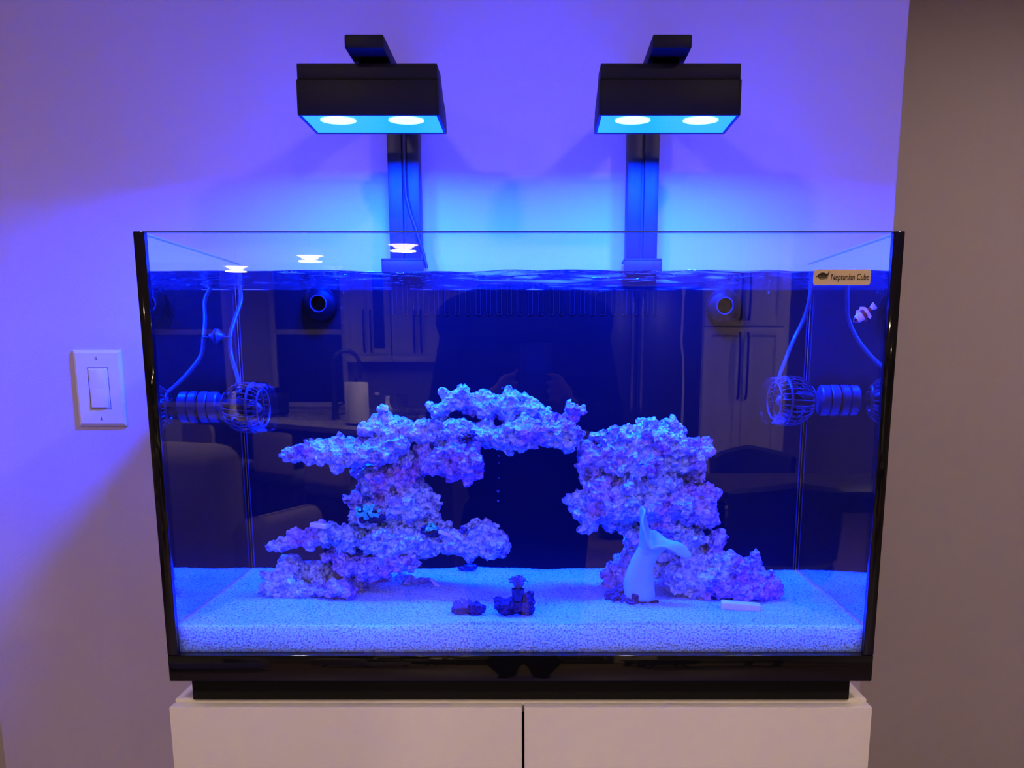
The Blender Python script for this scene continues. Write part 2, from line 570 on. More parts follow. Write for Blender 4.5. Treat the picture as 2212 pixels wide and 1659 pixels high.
for lo, hi in ((-0.4535, xg - 0.0016), (xg + 0.0016, 0.4535)):
    mb = MB(); mb.box((lo, 0.0, 0.085), (hi, 0.020, ZC - 0.004), 0.0012)
    obj('door', mb, M['cabinet'], st)

# black levelling plinth
mb = MB(); mb.box((-0.428, 0.018, ZC), (0.428, 0.43, ZB), 0.001)
tag(obj('levelling_plinth', mb, M['plinth'], loc=(0, 0.22, ZC)), 'matt black plinth between the tank and the white cabinet', 'plinth')

# ------------------------------------------------------------------ tank
ZT = ZB + 0.549
ZW = CAM.z + 0.1007             # water level
GT = 0.010
tank = thing('aquarium', 'large rimless glass aquarium with black edges and black base band', 'aquarium', (0, 0.22, ZB))
SB = 0.035                      # height of the black base band
EW = 0.0135                     # width of the black side edges
mb = MB(); mb.box((-0.45 + EW, 0.0, ZB + SB), (0.45 - EW, GT, ZT))
obj('front_glass', mb, M['glass'], tank)
for s in (-1, 1):
    mb = MB()
    xo, xi = s * 0.45, s * (0.45 - GT)
    mb.box((min(xo, xi), GT + 0.0005, ZB + SB), (max(xo, xi), TD - GT, ZT))
    obj('side_glass', mb, M['glass'], tank)
    mb = MB()
    xo, xi = s * 0.45, s * (0.45 - EW)
    mb.box((min(xo, xi), 0.0, ZB + SB), (max(xo, xi), GT - 0.0002, ZT), 0.0012)
    obj('edge_strip', mb, M['gloss_black'], tank, label='glossy black vertical edge strip')
    mb = MB()
    xo, xi = s * 0.4500, s * 0.4485
    mb.box((min(xo, xi), GT, ZT - 0.0012), (max(xo, xi), TD - GT, ZT + 0.0002))
    obj('side_rim', mb, M['glass_edge'], tank)
mb = MB(); mb.box((-0.45, TD - GT + 0.0003, ZB + SB), (0.45, TD, ZT))
obj('back_glass', mb, M['back_glass'], tank)
mb = MB(); mb.box((-0.45 + EW, 0.0008, ZT - 0.0014), (0.45 - EW, GT - 0.001, ZT + 0.0003))
obj('front_rim', mb, M['glass_edge'], tank, label='thin dark polished top edge of the front glass')
mb = MB(); mb.box((-0.45, 0.0, ZB), (0.45, TD, ZB + SB), 0.0014)
obj('base_band', mb, M['gloss_black'], tank, label='glossy black base band')
YF = 0.367                      # rear partition (false wall) in the tank
XI = 0.45 - GT
mb = MB(); mb.box((-XI + 0.001, YF, ZB + SB), (XI - 0.001, YF + 0.006, ZW + 0.0005))
part = obj('rear_partition', mb, M['back_panel'], tank, label='black rear partition with a comb of overflow slots')
mb = MB(); mb.box((-XI + 0.001, YF + 0.0065, ZB + SB), (XI - 0.001, TD - GT - 0.001, CAM.z - 0.005))
obj('chamber_light_block', mb, M['slot_dark'], tank)  # added opaque block in place of chamber water, shades the left wall
# comb of overflow slots: each slot a dark opening with a slim rim
k = 0
u = 852.0
while u < 1425:
    top = at(u, 628, YF); bot = at(u, 676, YF)
    x, z0, z1 = top.x, bot.z, min(top.z, ZW - 0.002)
    hw = 0.0034
    pts = [(x - hw, YF - 0.0006, z1)] + [(x + hw * math.cos(PI + PI * i / 8), YF - 0.0006, z0 + hw * math.sin(PI + PI * i / 8)) for i in range(9)] + [(x + hw, YF - 0.0006, z1)]
    mb = MB(); mb.tube(pts, 0.00038, 5)
    o = obj('overflow_slot', mb, M['slot'], tank)
    mb = MB(); mb.box((x - hw + 0.0006, YF - 0.0004, z0), (x + hw - 0.0006, YF + 0.001, z1))
    obj('slot_opening', mb, M['slot_dark'], o)
    u += 22.6
# silicone seams in the rear corners
for s in (-1, 1):
    for dx in (0.0045,):
        mb = MB()
        mb.tube([(s * (XI - dx), YF - 0.001, ZB + SB + 0.03), (s * (XI - dx), YF - 0.001, ZW - 0.005)], 0.0011, 6)
        obj('silicone_seam', mb, M['silicone'], tank)
# return nozzles on the partition
for (uu, vv) in ((692, 657), (1562, 662)):
    p = at(uu, vv, YF)
    mb = MB()
    mb.lathe([(0.0260, 0.0), (0.0265, 0.004), (0.0245, 0.009), (0.0200, 0.014), (0.0125, 0.017), (0.0110, 0.015), (0.0105, 0.006), (0.0, 0.006)], 36, (p.x, YF, p.z), '-Y', cap=False)
    nz = obj('return_nozzle', mb, M['back_panel'], tank)
    mb = MB()
    mb.tube([(p.x + 0.0122 * math.cos(2 * PI * i / 32), YF - 0.0168, p.z + 0.0122 * math.sin(2 * PI * i / 32)) for i in range(33)], 0.0011, 6)
    obj('nozzle_ring', mb, M['pump'], nz)

# ------------------------------------------------------------------ water
wb = bmesh.new()
nx, ny = 150, 60
x0, x1, y0, y1 = -XI + 0.0006, XI - 0.0006, GT + 0.0004, YF - 0.0006
grid = []
for j in range(ny + 1):
    row = []
    for i in range(nx + 1):
        x = x0 + (x1 - x0) * i / nx
        y = y0 + (y1 - y0) * j / ny
        q = Vector((x * 9, y * 16, 3.1))
        h = noise.noise(q) * 0.0026 + noise.noise(q * 2.7) * 0.0022
        amp = 0.35 + 1.0 * math.exp(-((x + 0.10) / 0.22) ** 2) + 1.2 * math.exp(-((x - 0.22) / 0.16) ** 2)
        row.append(wb.verts.new((x, y, ZW + h * amp)))
    grid.append(row)
for j in range(ny):
    for i in range(nx):
        f = wb.faces.new((grid[j][i], grid[j][i + 1], grid[j + 1][i + 1], grid[j + 1][i]))
        f.material_index = 0
zb = ZB + SB + 0.0375
def skirt(vs_, mi):
    lo = [wb.verts.new((v.co.x, v.co.y, zb)) for v in (vs_[0], vs_[-1])]
    f = wb.faces.new([lo[0]] + list(vs_) + [lo[1]])
    f.material_index = mi
skirt(grid[0], 1)
skirt([r[0] for r in grid], 2); skirt([r[-1] for r in grid], 2)
bmesh.ops.remove_doubles(wb, verts=wb.verts, dist=1e-6)
bmesh.ops.recalc_face_normals(wb, faces=wb.faces)
wm = bpy.data.meshes.new('water'); wb.to_mesh(wm); wb.free()
for k_ in ('water_top', 'water_clear', 'water_side'):
    wm.materials.append(M[k_])
tag(obj('water', wm, M['water_top'], loc=(0, 0.19, zb)), 'clear blue-lit water filling the aquarium', 'water')

# ------------------------------------------------------------------ sand bed
ZS = CAM.z - 0.333
def sand_h(x, y):
    h = noise.noise(Vector((x * 6, y * 7, 1.7))) * 0.0070 + noise.noise(Vector((x * 17, y * 19, 4.2))) * 0.0022
    h += 0.004 * math.exp(-((x + 0.03) / 0.09) ** 2) * math.exp(-((y - 0.01) / 0.03) ** 2)
    h += 0.006 * math.exp(-((x + 0.10) / 0.10) ** 2) * math.exp(-((y - 0.34) / 0.06) ** 2)
    h += 0.010 * math.exp(-((x - 0.135) / 0.03) ** 2) * math.exp(-((y - 0.12) / 0.03) ** 2)
    return h
sb = bmesh.new()
nx, ny, nf = 290, 110, 14
sx0, sx1, sy0, sy1 = -XI + 0.0012, XI - 0.0012, GT + 0.0010, YF - 0.0008
zbot = ZB + SB + 0.0004
rows = []
for j in range(nf):
    row = []
    for i in range(nx + 1):
        x = sx0 + (sx1 - sx0) * i / nx
        top = ZS + sand_h(x, sy0)
        z = zbot + (top - zbot) * j / nf
        jy = noise.noise(Vector((x * 330, z * 330, 9))) * 0.0016 + 0.0016
        row.append(sb.verts.new((x, sy0 + max(0.0001, jy), z)))
    rows.append(row)
for j in range(ny + 1):
    row = []
    for i in range(nx + 1):
        x = sx0 + (sx1 - sx0) * i / nx
        y = sy0 + (sy1 - sy0) * j / ny
        z = ZS + sand_h(x, y) + noise.noise(Vector((x * 260, y * 260, 2))) * 0.0012
        row.append(sb.verts.new((x, y, z)))
    rows.append(row)
b1 = [sb.verts.new((v.co.x, sy1, zbot)) for v in (rows[-1][0], rows[-1][-1])]
for a_, b_ in zip(rows, rows[1:]):
    for i in range(nx):
        sb.faces.new((a_[i], a_[i + 1], b_[i + 1], b_[i]))
sb.faces.new([b1[0]] + rows[-1] + [b1[1]])
sb.faces.new([r[0] for r in rows] + [b1[0]])
sb.faces.new([r[-1] for r in rows] + [b1[1]])
sb.faces.new(rows[0] + [b1[1], b1[0]])
bmesh.ops.recalc_face_normals(sb, faces=sb.faces)
sm = bpy.data.meshes.new('sand_bed'); sb.to_mesh(sm); sb.free()
so = tag(obj('sand_bed', sm, M['sand'], loc=(0, 0.19, zbot), ang=180), 'pale coarse sand bed covering the bottom of the aquarium', 'sand')
so['kind'] = 'stuff'

# ------------------------------------------------------------------ reef rock
TEX = {}
def tex(kind, size, **kw):
    key = (kind, size)
    if key not in TEX:
        t_ = bpy.data.textures.new('tex_%s_%g' % (kind, size), kind)
        t_.noise_scale = size
        for k_, val in kw.items():
            setattr(t_, k_, val)
        TEX[key] = t_
    return TEX[key]

def bake(o):
    dg = bpy.context.evaluated_depsgraph_get()
    ev = o.evaluated_get(dg)
    m = bpy.data.meshes.new_from_object(ev)
    old = o.data
    bpy.data.objects.remove(o)
    bpy.data.meshes.remove(old)
    return m

def lump(blobs, voxel=0.0026, rough=1.0, seed=0, fine=True):
    """union of ellipsoids ((u, v, ru, rv, y) as seen in the photo, at depth y) turned into one craggy stone"""
    mb = MB()
    rnd = random.Random(seed)
    for bl in blobs:
        u, v, ru, rv, y = bl[:5]
        c_ = at(u, v, y)
        s = 1 / pxm(y)
        ry = bl[5] if len(bl) > 5 else min(0.075, 0.55 * (ru + rv) * s)
        mb.ell(c_, (ru * s * 0.97, ry, rv * s * 0.97), 2)
        # knobs
        for q in range(int(3 + ru * rv / 320)):
            th, ph = rnd.uniform(0, 2 * PI), rnd.uniform(-1, 1)
            cr = math.sqrt(1 - ph * ph)
            d = Vector((math.cos(th) * cr * ru * s * 0.9, -abs(math.sin(th)) * cr * ry * 0.95, ph * rv * s * 0.9))
            k_ = rnd.uniform(0.006, 0.013)
            mb.ell(c_ + d, (k_, k_, k_ * 0.85), 1)
    m = mb.mesh('lump')
    o = bpy.data.objects.new('lump', m)
    COL.objects.link(o)
    r = o.modifiers.new('r', 'REMESH'); r.mode = 'VOXEL'; r.voxel_size = voxel
    def disp(t_, st, mid=0.5):
        d_ = o.modifiers.new('d', 'DISPLACE'); d_.texture = t_; d_.strength = st; d_.mid_level = mid; d_.texture_coords = 'LOCAL'
    if fine:
        disp(tex('CLOUDS', 0.026), 0.014 * rough)
        disp(tex('VORONOI', 0.019), -0.0135 * rough, 0.42)
        disp(tex('CLOUDS', 0.0060), 0.0085 * rough)
    return bake(o)

def rock_thing(name, label, loc, chunks, mat, seed):
    t_ = thing(name, label, 'reef rock', loc)
    for i, ch in enumerate(chunks):
        obj('rock', lump(ch, seed=seed + i), mat if not isinstance(mat, list) else mat[i % len(mat)], t_, ang=180)
    return t_

L_base = [(622, 1243, 46, 44, .20), (598, 1275, 34, 26, .175), (655, 1278, 48, 26, .165), (690, 1240, 45, 36, .22), (585, 1295, 26, 12, .17)]
L_base2 = [(735, 1278, 48, 27, .165), (770, 1262, 36, 34, .21), (720, 1235, 40, 40, .24), (800, 1250, 40, 45, .26, .03)]
L_hang = [(760, 1222, 48, 28, .20), (800, 1225, 40, 34, .19), (845, 1210, 34, 30, .18), (880, 1215, 26, 18, .17), (740, 1200, 40, 20, .21)]
L_ledge_l = [(612, 1172, 26, 14, .19), (650, 1160, 36, 24, .19), (700, 1158, 42, 30, .20), (755, 1162, 44, 34, .20), (690, 1140, 30, 18, .21), (640, 1145, 14, 10, .2)]
L_ledge_r = [(830, 1172, 55, 42, .19), (890, 1172, 46, 40, .19), (945, 1172, 44, 34, .19), (1000, 1172, 44, 34, .18), (1052, 1165, 40, 42, .18), (1068, 1175, 28, 30, .17), (1030, 1140, 30, 18, .19), (960, 1140, 22, 12, .2)]
L_col_low = [(880, 1095, 58, 46, .21), (920, 1105, 32, 44, .21), (835, 1105, 48, 34, .21), (790, 1120, 40, 22, .2), (870, 1130, 60, 24, .21), (905, 1075, 40, 28, .21)]
L_col_mid = [(830, 1045, 46, 36, .22), (880, 1035, 48, 40, .22), (905, 1060, 34, 24, .21), (880, 1002, 40, 24, .22), (855, 1015, 36, 26, .22)]
L_pillar = [(785, 1010, 24, 34, .27), (800, 1040, 28, 34, .26), (772, 1078, 24, 26, .25), (790, 1060, 28, 26, .26)]
L_mid_r = [(950, 1000, 52, 30, .21), (985, 1020, 40, 26, .20), (1010, 1005, 34, 40, .19), (1022, 985, 24, 44, .19), (985, 975, 44, 32, .2), (925, 980, 40, 30, .23)]
L_top_l = [(628, 984, 24, 14, .20), (672, 980, 36, 22, .20), (718, 982, 36, 26, .20), (768, 982, 42, 30, .20), (815, 980, 40, 32, .20), (850, 965, 40, 30, .21), (760, 960, 50, 16, .22), (690, 965, 40, 12, .21)]
L_peak = [(800, 938, 30, 30, .22), (818, 925, 22, 34, .22), (820, 895, 12, 18, .22), (790, 930, 20, 14, .21)]
L_top_m = [(865, 930, 40, 30, .22), (920, 930, 46, 30, .22), (975, 935, 48, 32, .21), (1035, 940, 50, 30, .21), (1090, 945, 48, 32, .2)]
L_top_r = [(1130, 938, 48, 34, .2), (1180, 930, 42, 30, .2), (1222, 930, 28, 24, .2), (1210, 950, 26, 18, .19), (1237, 942, 18, 12, .19), (1150, 915, 44, 22, .22), (1200, 908, 30, 16, .21)]
L_nub = [(1232, 895, 15, 16, .21), (1240, 884, 9, 10, .21), (1222, 905, 14, 12, .21)]
L_cap = [(948, 892, 28, 18, .22), (985, 866, 34, 28, .23), (995, 846, 22, 15, .23), (1010, 868, 24, 20, .23), (1055, 880, 42, 26, .23), (1052, 856, 18, 14, .23), (1105, 860, 18, 16, .23), (1100, 882, 46, 26, .23), (1148, 888, 34, 28, .23), (1140, 870, 22, 16, .23), (1165, 905, 26, 16, .22)]
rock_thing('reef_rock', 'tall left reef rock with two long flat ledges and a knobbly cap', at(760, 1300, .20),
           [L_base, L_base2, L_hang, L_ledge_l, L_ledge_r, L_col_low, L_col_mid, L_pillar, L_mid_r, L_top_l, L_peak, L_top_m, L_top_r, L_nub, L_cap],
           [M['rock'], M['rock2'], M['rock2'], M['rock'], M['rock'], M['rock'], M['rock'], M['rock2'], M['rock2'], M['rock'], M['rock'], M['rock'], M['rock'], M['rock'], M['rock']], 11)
R_top = [(1425, 955, 62, 42, .22), (1442, 924, 34, 18, .23), (1395, 922, 22, 16, .23), (1350, 965, 40, 34, .22), (1302, 945, 22, 20, .22), (1320, 935, 10, 10, .22), (1400, 1005, 66, 36, .21), (1335, 1005, 46, 32, .21), (1460, 1000, 46, 36, .22), (1370, 945, 30, 26, .22)]
R_top_l = [(1268, 985, 30, 34, .22), (1285, 1010, 30, 26, .23), (1265, 1025, 16, 18, .24), (1305, 985, 26, 30, .22)]
R_top_r = [(1490, 985, 34, 34, .22), (1512, 962, 22, 18, .22), (1528, 965, 16, 16, .22), (1520, 990, 18, 16, .22), (1490, 1025, 34, 24, .23)]
R_mid_l = [(1262, 1085, 34, 32, .21), (1238, 1088, 18, 18, .21), (1300, 1060, 50, 36, .21), (1300, 1105, 48, 34, .2), (1345, 1090, 52, 42, .2), (1280, 1125, 30, 20, .2), (1340, 1130, 34, 16, .21), (1255, 1110, 22, 22, .2)]
R_mid_c = [(1370, 1050, 62, 36, .21), (1430, 1050, 56, 40, .21), (1400, 1095, 60, 40, .2), (1460, 1090, 50, 40, .2), (1430, 1130, 46, 30, .2)]
R_mid_r = [(1500, 1070, 40, 32, .21), (1530, 1065, 20, 18, .21), (1545, 1060, 10, 10, .21), (1520, 1095, 32, 30, .2), (1528, 1120, 24, 20, .2), (1490, 1110, 36, 30, .2)]
R_neck = [(1450, 1155, 50, 28, .2), (1490, 1165, 44, 28, .2), (1405, 1165, 44, 34, .24), (1380, 1195, 34, 34, .26), (1440, 1190, 46, 34, .22), (1375, 1160, 14, 24, .2)]
R_base_c = [(1500, 1210, 52, 38, .2), (1465, 1250, 46, 36, .19), (1530, 1255, 52, 40, .18), (1560, 1220, 42, 32, .19), (1440, 1225, 40, 40, .23), (1505, 1285, 30, 14, .17)]
R_nub = [(1540, 1180, 24, 24, .2), (1548, 1165, 14, 12, .2), (1530, 1195, 26, 16, .2)]
R_base_r = [(1600, 1235, 46, 34, .19), (1625, 1215, 26, 20, .2), (1645, 1255, 36, 30, .18), (1675, 1275, 20, 22, .175), (1590, 1275, 50, 28, .17), (1640, 1285, 36, 20, .17), (1620, 1262, 50, 30, .18)]
R_back = [(1340, 1245, 36, 36, .25), (1370, 1215, 40, 36, .27), (1325, 1270, 28, 22, .24), (1345, 1215, 22, 26, .27)]
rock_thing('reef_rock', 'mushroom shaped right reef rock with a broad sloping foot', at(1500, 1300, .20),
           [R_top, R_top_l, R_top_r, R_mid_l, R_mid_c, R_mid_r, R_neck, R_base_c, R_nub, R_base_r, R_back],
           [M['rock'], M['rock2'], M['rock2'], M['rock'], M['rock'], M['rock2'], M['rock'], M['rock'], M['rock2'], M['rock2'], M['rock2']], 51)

# loose stones at the foot of the left formation
for i, (u, v, ru, rv, y, lab) in enumerate([(905, 1262, 34, 16, .24, 'low brown stone half buried behind the left reef rock'),
                                       (862, 1258, 24, 18, .27, 'small dark stone in the shade under the left ledge')]):
    p = at(u, v + rv, y)
    tag(obj('loose_stone', lump([(u, v, ru, rv, y, 0.018)], seed=90 + i, rough=0.7), M['rock2'], loc=p, ang=180), lab, 'stone')

# ------------------------------------------------------------------ leather coral on its stone
yb = 0.125
p = at(1368, 1305, yb)
s_ = 1 / pxm(yb)
lc = thing('leather_coral', 'pale funnel shaped leather coral on a dark stone in front of the right reef', 'coral', (p.x, yb, ZS))
obj('base_stone', lump([(1345, 1292, 36, 20, yb), (1390, 1294, 32, 20, yb), (1368, 1298, 50, 14, yb, 0.030)], seed=5), M['dark_rock'], lc, ang=180)
def coral_surface():
    t_ = bmesh.new()
    nseg, nst = 56, 34
    rows_ = []
    axis = [(1377, 1300), (1378, 1276), (1379, 1252), (1383, 1228), (1390, 1209), (1399, 1195), (1408, 1184)]
    rad = [33, 30, 27, 23, 21, 22, 25]
    def interp(arr, f):
        f = f * (len(arr) - 1); i = min(int(f), len(arr) - 2); w = f - i
        w = w * w * (3 - 2 * w)
        if isinstance(arr[0], tuple):
            return tuple(arr[i][k_] * (1 - w) + arr[i + 1][k_] * w for k_ in range(2))
        return arr[i] * (1 - w) + arr[i + 1] * w
    for j in range(nst + 1):
        f = j / nst
        row = []
        for i in range(nseg):
            a_ = 2 * PI * i / nseg
            ca, sa = math.cos(a_), math.sin(a_)           # ca = 1: right, sa = -1: towards the viewer
            if f < 0.5:
                g = f / 0.5
                cx, cy = interp(axis, g)
                r_ = interp(rad, g)
                x_ = cx + r_ * ca * (1 + 0.05 * math.sin(3 * a_ + 4 * g))
                v_ = cy
                dy = r_ * sa * s_ * 0.8
            else:
                g = (f - 0.5) / 0.5
                cx, cy = axis[-1]
                # rim: a tall narrow lip at the left, a wide drooping lobe at the right, a low dip between
                up = 84 * max(0.0, -ca) ** 1.6 + 34 * max(0.0, sa) ** 1.2 + 3
                droop = 26 * max(0.0, ca) ** 3
                out = 25 + (59 * max(0.0, ca) ** 1.2 - 8 * max(0.0, -ca)) * g ** 0.8
                wav = math.sin(5 * a_ + 0.7) * 5 * g * g
                x_ = cx + (out + wav) * ca
                v_ = cy - (up * (g ** 1.25) + wav * 0.6) - 12 * math.sin(PI * g) * max(0, ca) + droop * g ** 3
                dy = (25 + 25 * g) * sa * s_ * 0.8
            q = at(x_, v_, yb + dy)
            row.append(t_.verts.new(q))
        rows_.append(row)
    for a_, b_ in zip(rows_, rows_[1:]):
        for i in range(nseg):
            t_.faces.new((a_[i], a_[(i + 1) % nseg], b_[(i + 1) % nseg], b_[i]))
    t_.faces.new(list(reversed(rows_[0])))
    bmesh.ops.recalc_face_normals(t_, faces=t_.faces)
    m_ = bpy.data.meshes.new('coral_body'); t_.to_mesh(m_); t_.free()
    o = bpy.data.objects.new('tmp', m_); COL.objects.link(o)
    so_ = o.modifiers.new('s', 'SOLIDIFY'); so_.thickness = 0.0035; so_.offset = -1
    ss = o.modifiers.new('u', 'SUBSURF'); ss.levels = 1; ss.render_levels = 1
    return bake(o)
obj('coral_body', coral_surface(), M['leather_coral'], lc, ang=180)

# ------------------------------------------------------------------ small corals, plugs, tiles, snail
def polyps(parent, cx, cv, y, ru, rv, n, r, mat, stem=None, seed=1):
    rnd = random.Random(seed)
    sc = 1 / pxm(y)
    c_ = at(cx, cv, y)
    for i in range(n):
        a_ = rnd.uniform(0, 2 * PI); q = math.sqrt(rnd.random())
        q_ = c_ + Vector((ru * sc * q * math.cos(a_), -0.010 * (1 - q * q) - rnd.uniform(0, 0.004), rv * sc * q * math.sin(a_)))
        mb_ = MB()
        rr_ = r * rnd.uniform(0.8, 1.2)
        tilt = Matrix.Rotation(PI / 2 + rnd.uniform(-0.5, 0.3), 4, 'X') @ Matrix.Rotation(rnd.uniform(-0.5, 0.5), 4, 'Y')
        mb_.lathe([(rr_ * 0.35, -rr_ * 1.5), (rr_ * 0.45, -rr_ * 0.4), (rr_, 0), (rr_ * 0.95, rr_ * 0.18), (rr_ * 0.4, rr_ * 0.05), (0, rr_ * 0.12)], 9, q_, tilt)
        obj('polyp', mb_, mat, parent)

y = 0.17
p = at(795, 1118, y)
zo = thing('zoanthid_colony', 'green polyp colony on the left reef below the middle', 'coral', p)
obj('mat', lump([(793, 1110, 26, 16, .185, 0.012), (812, 1118, 14, 8, .18, 0.01)], seed=31, rough=0.6, voxel=0.0018), M['dark_rock'], zo, ang=180)
polyps(zo, 795, 1104, .172, 28, 16, 40, 0.0026, M['coral_green'], seed=3)
y = 0.165
p = at(930, 1150, y)
zo = thing('polyp_frag', 'tiny yellow green polyp frag at the middle of the lower ledge', 'coral', p)
obj('mat', lump([(930, 1146, 12, 10, .175, 0.008)], seed=33, rough=0.5, voxel=0.0018), M['dark_rock'], zo, ang=180)
polyps(zo, 930, 1140, .165, 12, 9, 14, 0.0024, M['coral_green'], seed=5)
def bushy(name, label, u, v, y, ru, rv, n, mat, seed, base=None):
    p_ = at(u, v + rv, y)
    t_ = thing(name, label, 'coral', p_)
    rnd = random.Random(seed)
    sc = 1 / pxm(y)
    c_ = at(u, v, y)
    mb_ = MB()
    mb_.ell(c_, (ru * sc * 0.55, ru * sc * 0.5, rv * sc * 0.55), 2)
    obj('core', mb_, mat, t_)
    for i in range(n):
        a_ = rnd.uniform(0, 2 * PI); ph = rnd.uniform(-0.6, 1.0)
        d = Vector((math.cos(a_) * math.cos(ph), -abs(math.sin(a_)) * math.cos(ph), math.sin(ph)))
        e_ = c_ + Vector((d.x * ru * sc, d.y * ru * sc * 0.9, d.z * rv * sc))
        m1 = c_ + (e_ - c_) * 0.55 + Vector((rnd.uniform(-1, 1), rnd.uniform(-1, 1), rnd.uniform(0, 1))) * 0.002
        mb_ = MB(); mb_.tube([c_ + (e_ - c_) * 0.2, m1, e_, e_ + (e_ - m1) * 0.12], [0.0022, 0.0019, 0.0016, 0.0004], 7)
        obj('branch', mb_, mat, t_)
    return t_
bushy('dark_coral', 'dark bushy coral clinging below the top ledge of the left reef', 1012, 947, .165, 20, 24, 36, M['coral_dark'], 41)
bushy('small_dark_coral', 'small dark coral on the right end of the lower ledge', 1004, 1145, .165, 13, 9, 12, M['coral_dark'], 42)
# frag plug with coral, standing on the sand
y = 0.085
p = at(1115, 1322, y)
fp = thing('coral_plug', 'coral frag on a dark plug set in a small stone on the sand', 'coral', (p.x, y, ZS))
obj('base_stone', lump([(1100, 1305, 20, 18, y), (1132, 1300, 18, 16, y), (1115, 1312, 28, 12, y), (1142, 1294, 9, 9, y)], voxel=0.0022, seed=61, rough=0.5), M['dark_rock'], fp, ang=180)
q = at(1119, 1296, y - 0.006); sc = 1 / pxm(y)
mb = MB(); mb.lathe([(0.0, 0.0), (13 * sc, 0.0), (14.5 * sc, 26 * sc), (0.0, 26 * sc)], 20, q)
obj('plug', mb, M['shell'], fp)
rnd = random.Random(8)
c_ = at(1119, 1258, y - 0.004)
for i in range(26):
    a_, ph = rnd.uniform(0, 2 * PI), rnd.uniform(-0.2, 1.3)
    e_ = c_ + Vector((math.cos(a_) * math.cos(ph) * 24 * sc, math.sin(a_) * math.cos(ph) * 0.012, math.sin(ph) * 17 * sc - 2 * sc))
    mb = MB(); mb.tube([c_ + Vector((0, -0.002, -16 * sc)), c_ + (e_ - c_) * 0.6, e_], [0.002, 0.0016, 0.0013], 6)
    br = obj('branch', mb, M['coral_stem'], fp)
    mb = MB(); mb.ell(e_, (0.0021, 0.0021, 0.0018), 1)
    obj('polyp_tip', mb, M['coral_green'] if i % 3 == 0 else M['coral_stem'], br)
# low frag left of it
p = at(1016, 1325, y)
lf = thing('low_coral_frag', 'low knobbly coral frag on the sand left of the coral plug', 'coral', (p.x, y, ZS))
obj('base_stone', lump([(1008, 1314, 22, 10, y, 0.014), (1032, 1316, 14, 8, y, 0.012)], voxel=0.002, seed=63, rough=0.4), M['dark_rock'], lf, ang=180)
for i in range(16):
    a_ = rnd.uniform(-26, 20); h_ = rnd.uniform(0, 1)
    b_ = at(1010 + a_, 1314, y - 0.006)
    mb = MB(); mb.tube([b_, b_ + Vector((rnd.uniform(-1, 1) * 0.003, -0.002, 0.006 + 0.004 * h_)), b_ + Vector((rnd.uniform(-1, 1) * 0.005, -0.003, 0.010 + 0.007 * h_ * (1 - abs(a_) / 30)))], [0.0028, 0.0024, 0.0016], 7)
    obj('branch', mb, M['coral_stem'], lf)

def tile_at(name, label, u, v, y, w, h, d, rz, ry=0.0):
    p_ = at(u, v, y)
    mb_ = MB()
    mb_.box((-w / 2, -d / 2, 0), (w / 2, d / 2, h), 0.0008)
    m_ = mb_.mesh(name)
    m_.transform(Matrix.Translation(p_) @ Matrix.Rotation(rz, 4, 'Z') @ Matrix.Rotation(ry, 4, 'Y'))
    return tag(obj(name, m_, M['tile'], loc=p_), label, 'tile')
tile_at('frag_tile', 'pale frag tile lying on the left end of the lower ledge', 691, 1139, .172, 0.024, 0.006, 0.016, -0.25, 0.10)
tile_at('frag_tile', 'long pale frag tile half sunk in sand by the right reef foot', 1598, 1322, .095, 0.052, 0.013, 0.020, -0.12, 0.06)
tile_at('frag_tile', 'small pale tile tilted against the middle of the lower ledge', 958, 1156, .165, 0.016, 0.005, 0.012, 0.5, 0.4)
p = at(1012, 1236, .335); p.z = ZS + sand_h(p.x, p.y)
mb = MB(); mb.ell(p + Vector((0.002, 0, 0.005)), (0.0115, 0.009, 0.0065), 2); mb.ell(p + Vector((-0.010, 0, 0.003)), (0.007, 0.006, 0.004), 2)
mb.ell(p + Vector((0.010, -0.002, 0.006)), (0.005, 0.005, 0.005), 2)
tag(obj('snail', mb, M['shell'], loc=p), 'dark snail on the sand behind the left reef ledge', 'snail')
p = at(946, 1268, .22)
mb = MB(); mb.prism([(p.x - 0.012, p.z + 0.012), (p.x - 0.008, p.z + 0.013), (p.x + 0.010, p.z - 0.005), (p.x + 0.004, p.z - 0.009)], p.y - 0.003, p.y + 0.003, 'Y', 0.0012)
tag(obj('shell_fragment', mb, M['tile'], loc=p), 'slim pale shell fragment on the shaded sand', 'shell')

